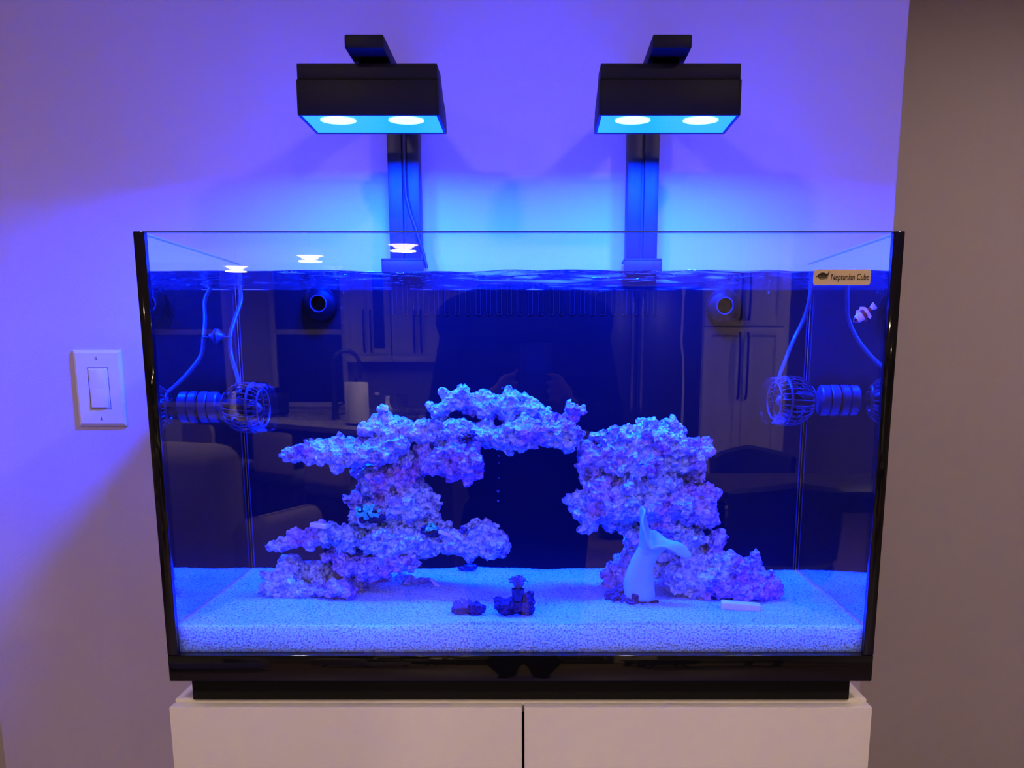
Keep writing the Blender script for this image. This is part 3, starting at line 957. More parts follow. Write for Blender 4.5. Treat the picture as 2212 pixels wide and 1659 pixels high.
# ------------------------------------------------------------------ circulation pumps on the side glass
def pump(s, u, v, u_mag, ygl, label, yaw, cable_px, ycab, clip_px=None):
    """s = -1 left glass, +1 right glass; cage centre at pixel u, v; magnet mount on the glass at depth ygl"""
    xg = s * XI
    zc = at(u_mag, v, ygl).z
    cc = at(u, v, ygl - 0.012)
    cc.z = zc
    t_ = thing('circulation_pump', label, 'pump', (xg, ygl, zc - 0.035))
    # mount: two drums on the glass
    mb_ = MB()
    mb_.lathe([(0.0, 0.0), (0.0200, 0.0), (0.0215, 0.002), (0.0215, 0.0105), (0.0200, 0.0120), (0.0, 0.0120)], 36, (xg - s * 0.0015, ygl, zc), '-X' if s > 0 else 'X')
    mo = obj('magnet_mount', mb_, M['pump'], t_)
    mb_ = MB()
    mb_.lathe([(0.0, 0.0), (0.0200, 0.0), (0.0212, 0.0015), (0.0212, 0.0105), (0.0195, 0.0125), (0.0100, 0.0130), (0.0, 0.0130)], 36, (xg - s * 0.0145, ygl, zc), '-X' if s > 0 else 'X')
    obj('motor_drum', mb_, M['pump'], t_)
    ax = Vector((cc.x - (xg - s * 0.03), cc.y - ygl, 0)).normalized()
    ax = (Matrix.Rotation(yaw, 3, 'Z') @ ax).normalized()
    Rm = ax.to_track_quat('Z', 'Y').to_matrix().to_4x4()
    mb_ = MB()
    mb_.lathe([(0.0, -0.030), (0.0125, -0.030), (0.0125, -0.012), (0.0100, 0.012), (0.0, 0.014)], 24, cc, Rm)
    obj('motor_core', mb_, M['pump_dark'], t_)
    # cage: two hoops with curved ribs
    RC = 0.0335
    def P3(a_, h, r_):
        return cc + (Rm.to_3x3() @ Vector((r_ * math.cos(a_), r_ * math.sin(a_), h)))
    for h, r_, th in ((-0.024, 0.0195, 0.0022), (0.014, RC * 0.97, 0.0019), (0.026, 0.0245, 0.0016)):
        mb_ = MB(); mb_.tube([P3(2 * PI * i / 36, h, r_) for i in range(37)], th, 7)
        obj('cage_hoop', mb_, M['pump'], t_)
    for k_ in range(26):
        a_ = 2 * PI * k_ / 26
        mb_ = MB()
        pr = [(-0.024, 0.0195), (-0.017, 0.0275), (-0.008, 0.0320), (0.004, RC), (0.014, RC * 0.97), (0.021, 0.0290), (0.026, 0.0245)]
        mb_.tube([P3(a_ + 0.12 * i / 6, h, r_) for i, (h, r_) in enumerate(pr)], 0.0009, 5)
        obj('cage_rib', mb_, M['pump'], t_)
    # rotor blades and nose
    for k_ in range(5):
        a_ = 2 * PI * k_ / 5
        t2 = bmesh.new()
        vv = []
        for i in range(5):
            f = i / 4
            for h in (-0.004, 0.012):
                vv.append(t2.verts.new(P3(a_ + 0.5 * (h + 0.004) / 0.016 + 0.15 * f, h, 0.008 + 0.018 * f)))
        for i in range(4):
            t2.faces.new((vv[2 * i], vv[2 * i + 1], vv[2 * i + 3], vv[2 * i + 2]))
        r_ = bmesh.ops.solidify(t2, geom=list(t2.faces), thickness=0.0012)
        mb_ = MB(); mb_._add(t2)
        obj('rotor_blade', mb_, M['pump_dark'], t_)
    mb_ = MB(); mb_.ell(cc + ax * 0.016, (0.0085, 0.0085, 0.0085), 2)
    obj('rotor_nose', mb_, M['pump'], t_)
    # clear front collar
    mb_ = MB(); mb_.lathe([(0.0310, 0.012), (0.0345, 0.024), (0.0330, 0.036), (0.0318, 0.036), (0.0330, 0.024), (0.0298, 0.012)], 40, cc, Rm, cap=False)
    obj('clear_collar', mb_, M['collar'], t_)
    pts = [at(uu, vv, yy) for uu, vv, yy in cable_px]
    # smooth the cable
    fine = []
    for i in range(len(pts) - 1):
        p0, p1, p2, p3 = pts[max(i - 1, 0)], pts[i], pts[i + 1], pts[min(i + 2, len(pts) - 1)]
        for k_ in range(8):
            w = k_ / 8
            fine.append(0.5 * ((2 * p1) + (p2 - p0) * w + (2 * p0 - 5 * p1 + 4 * p2 - p3) * w * w + (3 * p1 - p0 - 3 * p2 + p3) * w ** 3))
    fine.append(pts[-1])
    mb_ = MB(); mb_.tube(fine, 0.0030, 10)
    obj('cable', mb_, M['cable_grey'], t_)
    if clip_px:
        q_ = at(*clip_px)
        mb_ = MB(); mb_.lathe([(0.0, 0.0), (0.011, 0.0), (0.012, 0.0015), (0.006, 0.006), (0.0045, 0.010), (0.0, 0.010)], 24, (xg - s * 0.001, q_.y, q_.z), '-X' if s > 0 else 'X')
        cl = obj('suction_clip', mb_, M['pump'], t_)
        mb_ = MB(); mb_.tube([q_ + Vector((0.0048 * math.cos(2 * PI * i / 16), 0.0048 * math.sin(2 * PI * i / 16), 0)) for i in range(17)], 0.0014, 6)
        obj('clip_ring', mb_, M['pump'], cl)
    return t_
pump(-1, 528, 880, 434, .165, 'grey caged circulation pump on the left side glass', 0.22,
     [(516, 850, .18), (513, 815, .22), (500, 770, .25), (497, 728, .26), (507, 690, .28), (520, 650, .30), (517, 622, .315), (505, 603, .32)], .2, (492, 728, .26))
pump(1, 1712, 865, 1805, .19, 'grey caged circulation pump on the right side glass, below the name plate', -0.13,
     [(1690, 838, .18), (1684, 815, .20), (1696, 780, .24), (1714, 735, .27), (1736, 690, .275), (1748, 650, .27), (1752, 612, .27)], .2)

# ------------------------------------------------------------------ clownfish
yf = 0.024
A = at(1843, 696, yf); B = at(1891, 659, yf)
ax = (B - A); Lf = ax.length; ax.normalize()
fc = A + ax * Lf * 0.45
side = Vector((0, -1, 0)); upv = side.cross(ax).normalized()
if upv.z < 0: upv = -upv
fish = thing('clownfish', 'small white banded orange fish near the right glass under the name plate', 'fish', fc)
t = bmesh.new()
prof = [(0.0, .02, .02), (.05, .10, .07), (.14, .19, .11), (.26, .25, .13), (.40, .27, .13), (.54, .24, .11), (.66, .17, .08), (.75, .11, .045), (.80, .10, .03), (.88, .16, .015), (.97, .20, .008), (1.0, .16, .004)]
rings = []
for f, h, w in prof:
    rings.append([t.verts.new(A + ax * (Lf * f) + upv * (math.cos(2 * PI * i / 16) * h * Lf * 0.72) + side * (math.sin(2 * PI * i / 16) * w * Lf)) for i in range(16)])
bands = {1: 1, 2: 0, 3: 1, 4: 0, 5: 0, 6: 1, 7: 1, 8: 0, 9: 0, 10: 0}
white = {2, 3, 5, 8, 9, 10}
for k_, (a_, b_) in enumerate(zip(rings, rings[1:])):
    for i in range(16):
        f_ = t.faces.new((a_[i], a_[(i + 1) % 16], b_[(i + 1) % 16], b_[i]))
        f_.material_index = 1 if k_ in white else 0
t.faces.new(rings[0]); t.faces.new(rings[-1])
bmesh.ops.recalc_face_normals(t, faces=t.faces)
m = bpy.data.meshes.new('body'); t.to_mesh(m); t.free()
m.materials.append(M['fish_orange']); m.materials.append(M['fish_white'])
obj('body', m, None, fish, ang=180)
def fin(pts2, mat, name):
    mb_ = MB()
    t_ = bmesh.new()
    vs_ = [t_.verts.new(A + ax * (Lf * f) + upv * (h * Lf) + side * (-0.0005)) for f, h in pts2]
    vb_ = [t_.verts.new(v_.co + side * 0.001) for v_ in vs_]
    t_.faces.new(vs_); t_.faces.new(list(reversed(vb_)))
    n_ = len(vs_)
    for i in range(n_):
        t_.faces.new((vs_[i], vs_[(i + 1) % n_], vb_[(i + 1) % n_], vb_[i]))
    bmesh.ops.recalc_face_normals(t_, faces=t_.faces)
    mb_._add(t_)
    return obj(name, mb_, mat, fish)
fin([(.22, .16), (.32, .27), (.44, .24), (.52, .30), (.66, .18), (.68, .10), (.4, .17)], M['fish_white'], 'dorsal_fin')
fin([(.50, -.14), (.58, -.30), (.66, -.24), (.68, -.10)], M['fish_white'], 'anal_fin')
fin([(.34, -.17), (.40, -.30), (.46, -.26), (.45, -.16)], M['fish_orange'], 'pelvic_fin')
mb = MB(); mb.ell(A + ax * (Lf * .10) + side * (Lf * .07) + upv * (Lf * .03), (0.0016, 0.0012, 0.0016), 2)
obj('eye', mb, M['fish_black'], fish)

# ------------------------------------------------------------------ name plate on the front glass
c0, c1 = at(1756, 616, 0), at(1881, 582, 0)
npl = thing('name_plate', 'cream name plate with dark lettering on the front glass, top right', 'name plate', ((c0.x + c1.x) / 2, 0, c0.z))
mb = MB()
w, h, r_ = c1.x - c0.x, c1.z - c0.z, 0.003
poly = []
for cx, cz, a0 in ((c1.x - r_, c1.z - r_, 0), (c0.x + r_, c1.z - r_, 90), (c0.x + r_, c0.z + r_, 180), (c1.x - r_, c0.z + r_, 270)):
    for k_ in range(5):
        a_ = R(a0 + 22.5 * k_)
        poly.append((cx + r_ * math.cos(a_), cz + r_ * math.sin(a_)))
mb.prism(poly, -0.0016, 0.0, 'Y')
obj('plate', mb, M['label'], npl)
def text_mesh(s, size, loc, shear=0.15, bold=0.0, sx=1.0):
    cu = bpy.data.curves.new('t', 'FONT')
    cu.body = s; cu.size = size; cu.shear = shear; cu.extrude = 0.0001; cu.offset = bold; cu.resolution_u = 3
    cu.align_x = 'LEFT'; cu.align_y = 'BOTTOM_BASELINE'
    o = bpy.data.objects.new('t', cu); COL.objects.link(o)
    dg = bpy.context.evaluated_depsgraph_get()
    m_ = bpy.data.meshes.new_from_object(o.evaluated_get(dg))
    bpy.data.objects.remove(o)
    m_.transform(Matrix.Translation(loc) @ Matrix.Rotation(PI / 2, 4, 'X') @ Matrix.Diagonal((sx, 1, 1, 1)))
    return m_
tl = at(1793, 605, 0)
tm = text_mesh('Neptunian Cube', 0.0102, (tl.x, -0.00172, tl.z), 0.12, 0.00016, 0.66)
obj('lettering', tm, M['ink'], npl)
# emblem: a fan of curved stripes hanging from a bowed top line with a small flourish
e0 = at(1762, 599, 0); e1 = at(1788, 599, 0)
W_ = e1.x - e0.x
def arch(f): return e0.z + 0.0036 * math.sin(PI * min(1, f)) + 0.0012 * f
mb = MB(); mb.tube([(e0.x + W_ * f / 12, -0.0018, arch(f / 12)) for f in range(13)], [0.0004 + 0.0008 * math.sin(PI * f / 12) for f in range(13)], 6)
em = obj('emblem', mb, M['ink'], npl)
for k_ in range(7):
    f = 0.18 + 0.11 * k_
    x_ = e0.x + W_ * f
    hh = 0.0072 * math.sin(PI * min(0.92, f * 0.9 + 0.05))
    mb = MB(); mb.tube([(x_, -0.0018, arch(f)), (x_ + 0.0008, -0.0018, arch(f) - hh * 0.6), (x_ + 0.0022, -0.0018, arch(f) - hh)], [0.00075, 0.0006, 0.0002], 5)
    obj('emblem_stripe', mb, M['ink'], em)
mb = MB(); mb.tube([(e1.x - 0.0016, -0.0018, arch(.95)), (e1.x + 0.0002, -0.0018, arch(1) + 0.003), (e1.x + 0.0012, -0.0018, arch(1) + 0.0055)], [0.0010, 0.0008, 0.0003], 6)
obj('emblem_tail', mb, M['ink'], em)

# ------------------------------------------------------------------ aquarium lights
def aquarium_light(s, u_arm, label):
    XL = -0.2020 if s < 0 else 0.1965
    YA = 0.202                     # front of the housing
    zb_ = CAM.z + 0.313            # underside
    zt_ = CAM.z + 0.376            # top
    xr = s * 0.184
    t_ = thing('aquarium_light', label, 'aquarium light', (xr, 0.425, ZT), None)
    hw_, dp = 0.0935, 0.117
    # housing: open-bottomed box with a chamfered rear
    zs = zt_ - 0.019
    mb_ = MB()
    th = 0.004
    prof_ = [(YA, zb_), (YA, zs), (YA + 0.045, zs), (YA + dp - 0.012, zs - 0.016), (YA + dp, zs - 0.030), (YA + dp, zb_)]
    mb_.prism([(a_, b_) for a_, b_ in prof_], XL - s * 0 - hw_, XL - hw_ + th, 'X', 0.0008)
    mb_.prism([(a_, b_) for a_, b_ in prof_], XL + hw_ - th, XL + hw_, 'X', 0.0008)
    mb_.box((XL - hw_ + th * 0.5, YA, zb_), (XL + hw_ - th * 0.5, YA + th, zs), 0.0008)
    mb_.box((XL - hw_ + th * 0.5, YA + dp - th, zb_), (XL + hw_ - th * 0.5, YA + dp, zs - 0.030), 0.0008)
    mb_.prism([(YA + th, zs - 0.004), (YA + th, zs), (YA + 0.045, zs), (YA + dp - 0.012, zs - 0.016), (YA + dp, zs - 0.030), (YA + dp - th, zs - 0.034)], XL - hw_ + th * 0.5, XL + hw_ - th * 0.5, 'X')
    obj('housing', mb_, M['lamp_black'], t_)
    mb_ = MB()
    mb_.prism([(YA + 0.001, zs), (YA + 0.001, zt_), (YA + 0.050, zt_), (YA + dp - 0.02, zs - 0.008), (YA + 0.045, zs)], XL - hw_ + 0.0015, XL + hw_ - 0.0015, 'X', 0.0007)
    obj('top_cover', mb_, M['lamp_black'], t_)
    # lens plate, slightly recessed
    mb_ = MB(); mb_.box((XL - hw_ + th, YA + th, zb_ + 0.0010), (XL + hw_ - th, YA + dp - th, zb_ + 0.0040))
    obj('lens_plate', mb_, M['lens'], t_, label='glowing cyan blue lens plate')
    for dx in (-0.046, 0.046):
        mb_ = MB(); mb_.lathe([(0.0, 0.0), (0.024, 0.0), (0.024, 0.0006), (0.0, 0.0006)], 28, (XL + dx, YA + 0.034, zb_ + 0.0004))
        obj('led_cluster', mb_, M['led'], t_)
        link_light('led_lamp', 'AREA', (XL + dx, YA + 0.034, zb_ - 0.0002), P_LED, BLUE, t_, shape='DISK', size=0.05, spread=R(168))
    # arm over the housing, back to the rail
    xa = -0.1995 if s < 0 else 0.1935
    mb_ = MB()
    za0, za1 = CAM.z + 0.3855, CAM.z + 0.402
    mb_.box((xa - 0.025, YA - 0.032, za0), (xa + 0.025, 0.452, za1), 0.002)
    obj('arm', mb_, M['lamp_black'], t_)
    mb_ = MB(); mb_.box((xa - 0.018, YA + 0.03, zt_ - 0.0005), (xa + 0.018, YA + 0.075, za0 + 0.0005), 0.001)
    obj('mounting_block', mb_, M['lamp_black'], t_)
    # rail: slotted extrusion
    yr0, yr1 = 0.415, 0.452
    mb_ = MB()
    mb_.box((xr - 0.0240, yr0, ZT - 0.04), (xr - 0.0022, yr1, za0 + 0.001), 0.0008)
    mb_.box((xr + 0.0022, yr0, ZT - 0.04), (xr + 0.0240, yr1, za0 + 0.001), 0.0008)
    mb_.box((xr - 0.0030, yr0 + 0.006, ZT - 0.04), (xr + 0.0030, yr1, za0 + 0.001))
    obj('rail', mb_, M['rail_black'], t_)
    mb_ = MB()
    w0 = 0.030
    off = -0.006 if s < 0 else 0.002
    mb_.box((xr - w0 + off, 0.400, ZT - 0.016), (xr + w0 + off * 0.2, 0.4148, ZT + 0.006), 0.001)
    mb_.box((xr - w0 + off, 0.400, ZT + 0.0015), (xr + w0 + off * 0.2, 0.455, ZT + 0.006), 0.001)
    obj('clamp_bracket', mb_, M['rail_black'], t_)
    return t_
lt = aquarium_light(-1, 785, 'left black aquarium light glowing blue on its rail and arm')
yc = 0.411
pts = [at(872, 288, yc), at(873, 330, yc), at(874, 380, yc), at(877, 425, yc), at(886, 460, yc), at(897, 490, yc), at(906, 520, yc), at(915, 548, yc), at(922, 580, yc)]
mb = MB(); mb.tube(pts, 0.0026, 9)
obj('power_cable', mb, M['rubber'], lt)
rt = aquarium_light(1, 1450, 'right black aquarium light glowing blue on its rail and arm')

# ------------------------------------------------------------------ air bubbles rising in the water
rnd = random.Random(3)
for (u, v, y, r_) in [(1077, 1000, .10, .0012), (1077, 1032, .10, .0010), (1076, 1061, .10, .0018), (1076, 1082, .10, .0016), (1078, 985, .10, .001), (1085, 838, .16, .001),
                     (742, 632, .3, .0015), (738, 665, .3, .0012), (740, 697, .3, .001), (1660, 632, .3, .0016)]:
    p = at(u, v, y)
    mb = MB(); mb.ell(p, (r_, r_, r_ * 1.1), 2)
    tag(obj('air_bubble', mb, M['bubble'], loc=p), 'tiny clear air bubble hanging in the aquarium water', 'bubble', 'air bubbles in the water')

# ------------------------------------------------------------------ the room behind the viewer (seen mirrored in the front glass)
def mx(u, Y):
    return mirror(u, 773, Y).x
def my(Y):
    return -(CAM.y + Y)
def shaker(name, x0, x1, z0, z1, y, parent, mat, handle_x=None, hz=None, glass=False):
    """cabinet door in the plane y, facing +y"""
    f = 0.055
    mb_ = MB()
    mb_.box((x0, y, z0), (x0 + f, y + 0.020, z1), 0.001); mb_.box((x1 - f, y, z0), (x1, y + 0.020, z1), 0.001)
    mb_.box((x0 + f, y, z0), (x1 - f, y + 0.020, z0 + f), 0.001); mb_.box((x0 + f, y, z1 - f), (x1 - f, y + 0.020, z1), 0.001)
    d_ = obj(name, mb_, mat, parent)
    mb_ = MB(); mb_.box((x0 + f, y + 0.002, z0 + f), (x1 - f, y + 0.009, z1 - f))
    obj('glass_pane' if glass else 'panel', mb_, M['window_night'] if glass else mat, d_)
    if handle_x is not None:
        mb_ = MB()
        a_, b_ = hz
        mb_.tube([(handle_x, y + 0.018, a_), (handle_x, y + 0.045, a_ + 0.03), (handle_x, y + 0.052, (a_ + b_) / 2), (handle_x, y + 0.045, b_ - 0.03), (handle_x, y + 0.018, b_)], 0.009, 8)
        obj('handle', mb_, M['black_metal'], d_)
    return d_

# tall pantry
YP = my(7.7)
xa, xb = mx(1519, 7.7), mx(1690, 7.7)
zsplit = mirror(1600, 706, 7.7).z
pt = thing('pantry_cabinet', 'tall cream four-door pantry cabinet beside the fridge', 'cabinet', ((xa + xb) / 2, YP - 0.3, 0))
mb = MB(); mb.box((xa - 0.012, YP - 0.6, 0.10), (xb + 0.04, YP - 0.002, 2.36)); obj('body', mb, M['kitchen'], pt)
mb = MB(); mb.box((xa - 0.008, YP - 0.55, 0.0), (xb + 0.02, YP - 0.06, 0.10)); obj('toe_kick', mb, M['island'], pt)
xm = (xa + xb) / 2
for x0_, x1_, hx in ((xa, xm - 0.002, xm - 0.03), (xm + 0.002, xb, xm + 0.03)):
    shaker('door', x0_, x1_, zsplit + 0.006, 2.32, YP, pt, M['kitchen'], hx, (zsplit + 0.05, zsplit + 0.37))
    shaker('door', x0_, x1_, 0.13, zsplit - 0.006, YP, pt, M['kitchen'], hx, (zsplit - 0.52, zsplit - 0.04))
# fridge with a cabinet above
xf0, xf1 = mx(1300, 7.7), mx(1514, 7.7)
fg = thing('refrigerator', 'tall dark steel french door refrigerator', 'refrigerator', ((xf0 + xf1) / 2, YP - 0.3, 0))
mb = MB(); mb.box((xf0, YP - 0.65, 0.02), (xf1, YP - 0.03, 1.86), 0.01); obj('body', mb, M['steel'], fg)
xh = mx(1375, 7.7)
for x0_, x1_, hx in ((xf0, xh - 0.003, xh - 0.035), (xh + 0.003, xf1, xh + 0.035)):
    mb = MB(); mb.box((x0_, YP - 0.028, 0.75), (x1_, YP + 0.02, 1.85), 0.008); d_ = obj('door', mb, M['steel'], fg)
    mb = MB(); mb.tube([(hx, YP + 0.02, 1.80), (hx, YP + 0.06, 1.77), (hx, YP + 0.07, 1.45), (hx, YP + 0.06, 1.00), (hx, YP + 0.02, 0.97)], 0.010, 10)
    obj('handle', mb, M['chrome'], d_)
mb = MB(); mb.box((xf0, YP - 0.028, 0.06), (xf1, YP + 0.02, 0.74), 0.008); d_ = obj('freezer_drawer', mb, M['steel'], fg)
mb = MB(); mb.tube([(xf0 + 0.08, YP + 0.02, 0.68), (xf0 + 0.1, YP + 0.06, 0.68), (xf1 - 0.1, YP + 0.06, 0.68), (xf1 - 0.08, YP + 0.02, 0.68)], 0.010, 10); obj('handle', mb, M['chrome'], d_)
ca = thing('over_fridge_cabinet', 'cream two-door cabinet above the refrigerator', 'cabinet', ((xf0 + xf1) / 2, YP - 0.3, 1.88))
mb = MB(); mb.box((xf0, YP - 0.6, 1.88), (xf1, YP - 0.02, 2.36)); obj('body', mb, M['kitchen'], ca)
for x0_, x1_ in ((xf0, (xf0 + xf1) / 2 - 0.002), ((xf0 + xf1) / 2 + 0.002, xf1)):
    shaker('door', x0_, x1_, 1.90, 2.32, YP - 0.02, ca, M['kitchen'])
# white cord hanging by the fridge
pc = [mirror(1477, 628, 7.58), mirror(1476, 660, 7.58), mirror(1472, 740, 7.58), mirror(1476, 775, 7.58), mirror(1476, 850, 7.58), mirror(1473, 930, 7.58)]
wc = thing('hanging_cord', 'thin white charging cord hanging beside the refrigerator handle', 'cord', pc[0])
mb = MB(); mb.tube(pc, 0.008, 8); obj('wire', mb, M['white_plastic'], wc)
mb = MB(); mb.box(pc[0] - Vector((0.012, 0.008, 0.03)), pc[0] + Vector((0.012, 0.008, 0.03)), 0.003); obj('plug', mb, M['white_plastic'], wc)

# upper cabinets on the far wall
YU = my(9.7)
def upper(u0, u1, label, glass, n):
    x0_, x1_ = mx(u0, 9.7), mx(u1, 9.7)
    t_ = thing('upper_cabinet', label, 'cabinet', ((x0_ + x1_) / 2, YU - 0.17, 1.37))
    mb_ = MB(); mb_.box((x0_, YU - 0.35, 1.37), (x1_, YU - 0.002, 2.36)); mb_.box((x0_, YU - 0.03, 1.33), (x1_, YU + 0.012, 1.372), 0.004)
    obj('body', mb_, M['kitchen'], t_)
    w_ = (x1_ - x0_) / n
    for k_ in range(n):
        a_, b_ = x0_ + w_ * k_ + 0.002, x0_ + w_ * (k_ + 1) - 0.002
        hx = b_ - 0.03 if k_ % 2 == 0 else a_ + 0.03
        shaker('door', a_, b_, 1.40, 2.33, YU, t_, M['kitchen'], hx, (1.42, 1.80), glass and k_ == 1)
upper(746, 846, 'cream upper cabinet with one dark glass door, by the window', True, 2)
upper(848, 960, 'cream upper cabinet with two panel doors, left of the glass one', False, 2)
upper(962, 1290, 'wide cream four-door upper cabinet behind the person', False, 4)
bcx0, bcx1 = mx(330, 9.7), mx(1290, 9.7)
bc = thing('base_cabinet', 'long cream base cabinet run under the upper cabinets', 'cabinet', ((bcx0 + bcx1) / 2, YU - 0.1, 0))
mb = MB(); mb.box((bcx0, YU - 0.36, 0.10), (bcx1, YU + 0.20, 0.868)); obj('body', mb, M['kitchen'], bc)
mb = MB(); mb.box((bcx0, YU - 0.36, 0.0), (bcx1, YU + 0.14, 0.10)); obj('toe_kick', mb, M['island'], bc)
nb = 9
for k_ in range(nb):
    a_ = bcx0 + (bcx1 - bcx0) * k_ / nb; b_ = bcx0 + (bcx1 - bcx0) * (k_ + 1) / nb
    shaker('door', a_ + 0.002, b_ - 0.002, 0.12, 0.86, YU + 0.20, bc, M['kitchen'])
mb = MB(); mb.box((bcx0, YU - 0.36, 0.87), (bcx1, YU + 0.24, 0.91), 0.003)
tag(obj('worktop', mb, M['counter'], loc=((bcx0 + bcx1) / 2, YU, 0.87)), 'grey stone worktop along the far kitchen wall', 'worktop')
mb = MB(); mb.box((mx(745, 9.7), YU - 0.37, 0.912), (bcx1, YU - 0.352, 1.368))
tag(obj('backsplash', mb, M['backsplash'], loc=(0, YU - 0.36, 0.912)), 'grey backsplash between worktop and upper cabinets', 'backsplash')
# night windows on the far wall
def window(n, u0, u1):
    x0_, x1_ = mx(u0, 9.9), mx(u1, 9.9)
    z0_, z1_ = 0.95, 2.25
    yw = YU - 0.352
    mb_ = MB()
    f = 0.05
    mb_.box((x0_ - f, yw, z0_ - f), (x0_, yw + 0.06, z1_ + f), 0.003); mb_.box((x1_, yw, z0_ - f), (x1_ + f, yw + 0.06, z1_ + f), 0.003)
    mb_.box((x0_, yw, z1_), (x1_, yw + 0.06, z1_ + f), 0.003); mb_.box((x0_, yw, z0_ - f), (x1_, yw + 0.06, z0_), 0.003)
    w_ = structure(tag(obj('window_%d' % n, mb_, M['kitchen'], loc=((x0_ + x1_) / 2, yw, z0_)), 'dark night window %s in the far kitchen wall' % ('nearer the upper cabinets' if n == 1 else 'further from the upper cabinets'), 'window'))
    zr = 1.61
    mb_ = MB(); mb_.box((x0_, yw, zr - 0.025), (x1_, yw + 0.05, zr + 0.025), 0.003); obj('meeting_rail', mb_, M['kitchen'], w_)
    for a_, b_ in ((z0_, zr - 0.025), (zr + 0.025, z1_)):
        mb_ = MB(); mb_.box((x0_, yw + 0.005, a_), (x1_, yw + 0.012, b_)); obj('pane', mb_, M['window_night'], w_)
window(1, 592, 735)
window(2, 300, 478)

# island set at an angle
A2, B2 = Vector((mirror(345, 896, 8.7).x, my(8.7))), Vector((mirror(800, 930, 6.6).x, my(6.6)))
e_ = (B2 - A2).normalized()
nrm = Vector((-e_.y, e_.x))
if nrm.y > 0: nrm = -nrm         # away from the tank
C2, D2 = B2 + nrm * 1.0, A2 + nrm * 1.0
B2x = B2 + e_ * 0.5; C2x = C2 + e_ * 0.5
isl = thing('kitchen_island', 'dark panelled kitchen island set at an angle', 'kitchen island', ((A2.x + C2x.x) / 2, (A2.y + C2x.y) / 2, 0))
ins = [A2 + nrm * 0.3, B2x + nrm * 0.3 - e_ * 0.05, C2x - nrm * 0.03 - e_ * 0.05, D2 - nrm * 0.03]
mb = MB(); mb.prism([(q_.x, q_.y) for q_ in ins], 0.0, 0.87, 'Z'); obj('body', mb, M['island'], isl)
mb = MB(); mb.prism([(q_.x, q_.y) for q_ in (A2, B2x, C2x, D2)], 0.872, 0.91, 'Z', 0.004); obj('stone_top', mb, M['counter'], isl)
def on_island(u, v, t):
    """point on the island top; t = distance behind its near edge"""
    best = None
    for k_ in range(400):
        q_ = A2 + e_ * (k_ * 0.01) + nrm * t
        Yq = -q_.y - CAM.y
        uu = PPX + (q_.x - CAM.x) * FPX / (Yq * math.cos(PITCH) + 0.46 * math.sin(PITCH))
        if best is None or abs(uu - u) < best[0]:
            best = (abs(uu - u), q_)
    return Vector((best[1].x, best[1].y, 0.912))
q = on_island(772, 905, 0.30)
pr = thing('paper_towel_roll', 'white paper towel roll standing on the island by the tap', 'paper towel', q)
mb = MB(); mb.lathe([(0.0, 0.0), (0.080, 0.0), (0.080, 0.012), (0.0, 0.012)], 28, q); obj('base', mb, M['black_metal'], pr)
mb = MB(); mb.lathe([(0.018, 0.013), (0.078, 0.013), (0.080, 0.02), (0.080, 0.285), (0.077, 0.292), (0.018, 0.292)], 36, q); obj('roll', mb, M['paper'], pr)
mb = MB(); mb.lathe([(0.0, 0.012), (0.008, 0.012), (0.008, 0.32), (0.0, 0.325)], 12, q); obj('rod', mb, M['black_metal'], pr)
q = on_island(725, 905, 0.55)
fa = thing('kitchen_tap', 'black high-arched kitchen tap on the island', 'tap', q)
mb = MB(); mb.lathe([(0.0, 0.0), (0.035, 0.0), (0.032, 0.02), (0.024, 0.05), (0.024, 0.15), (0.0, 0.15)], 20, q); obj('base', mb, M['black_metal'], fa)
mb = MB(); mb.tube([q + Vector((0, 0, 0.1)), q + Vector((0, 0, 0.40))] + [q + Vector((0.10 - 0.10 * math.cos(PI * i / 12), 0.01, 0.40 + 0.11 * math.sin(PI * i / 12))) for i in range(1, 13)] + [q + Vector((0.20, 0.01, 0.30))], 0.016, 12); obj('spout', mb, M['black_metal'], fa)
mb = MB(); mb.tube([q + Vector((0.02, 0, 0.10)), q + Vector((0.09, 0.02, 0.13))], 0.009, 8); obj('lever', mb, M['black_metal'], fa)
def bottle(u, t, h, r_, mat, label):
    q_ = on_island(u, 905, t)
    b_ = thing('bottle', label, 'bottle', q_)
    mb_ = MB(); mb_.lathe([(0.0, 0.0), (r_, 0.0), (r_, h * 0.55), (r_ * 0.45, h * 0.72), (r_ * 0.38, h * 0.92), (0, h * 0.92)], 24, q_); obj('body', mb_, mat, b_)
    mb_ = MB(); mb_.lathe([(0.0, h * 0.92), (r_ * 0.45, h * 0.92), (r_ * 0.45, h), (0.0, h)], 16, q_); obj('cap', mb_, M['white_plastic'], b_)
bottle(816, 0.45, 0.22, 0.035, M['drinking_glass'], 'clear soap bottle next to the paper towel roll')
bottle(838, 0.45, 0.20, 0.034, M['white_plastic'], 'white bottle between the clear bottle and the dish rack')
q = on_island(870, 905, 0.40)
wg = MB(); wg.lathe([(0.0, 0.0), (0.030, 0.0), (0.045, 0.05), (0.040, 0.11), (0.038, 0.11), (0.043, 0.05), (0.028, 0.004), (0.0, 0.004)], 28, q + Vector((0, 0, 0.11)), cap=False)
tag(obj('drinking_glass', wg, M['drinking_glass'], loc=q + Vector((0, 0, 0.11))), 'stemless drinking glass on the wire dish rack', 'glass')
dr = thing('dish_rack', 'black wire dish rack on the island', 'dish rack', q)
for k_ in range(5):
    z_ = 0.02 + 0.02 * k_; r_ = 0.08 + 0.012 * k_
    mb = MB(); mb.tube([q + Vector((r_ * math.cos(2 * PI * i / 24), r_ * math.sin(2 * PI * i / 24), z_)) for i in range(25)], 0.003, 6); obj('wire_hoop', mb, M['black_metal'], dr)
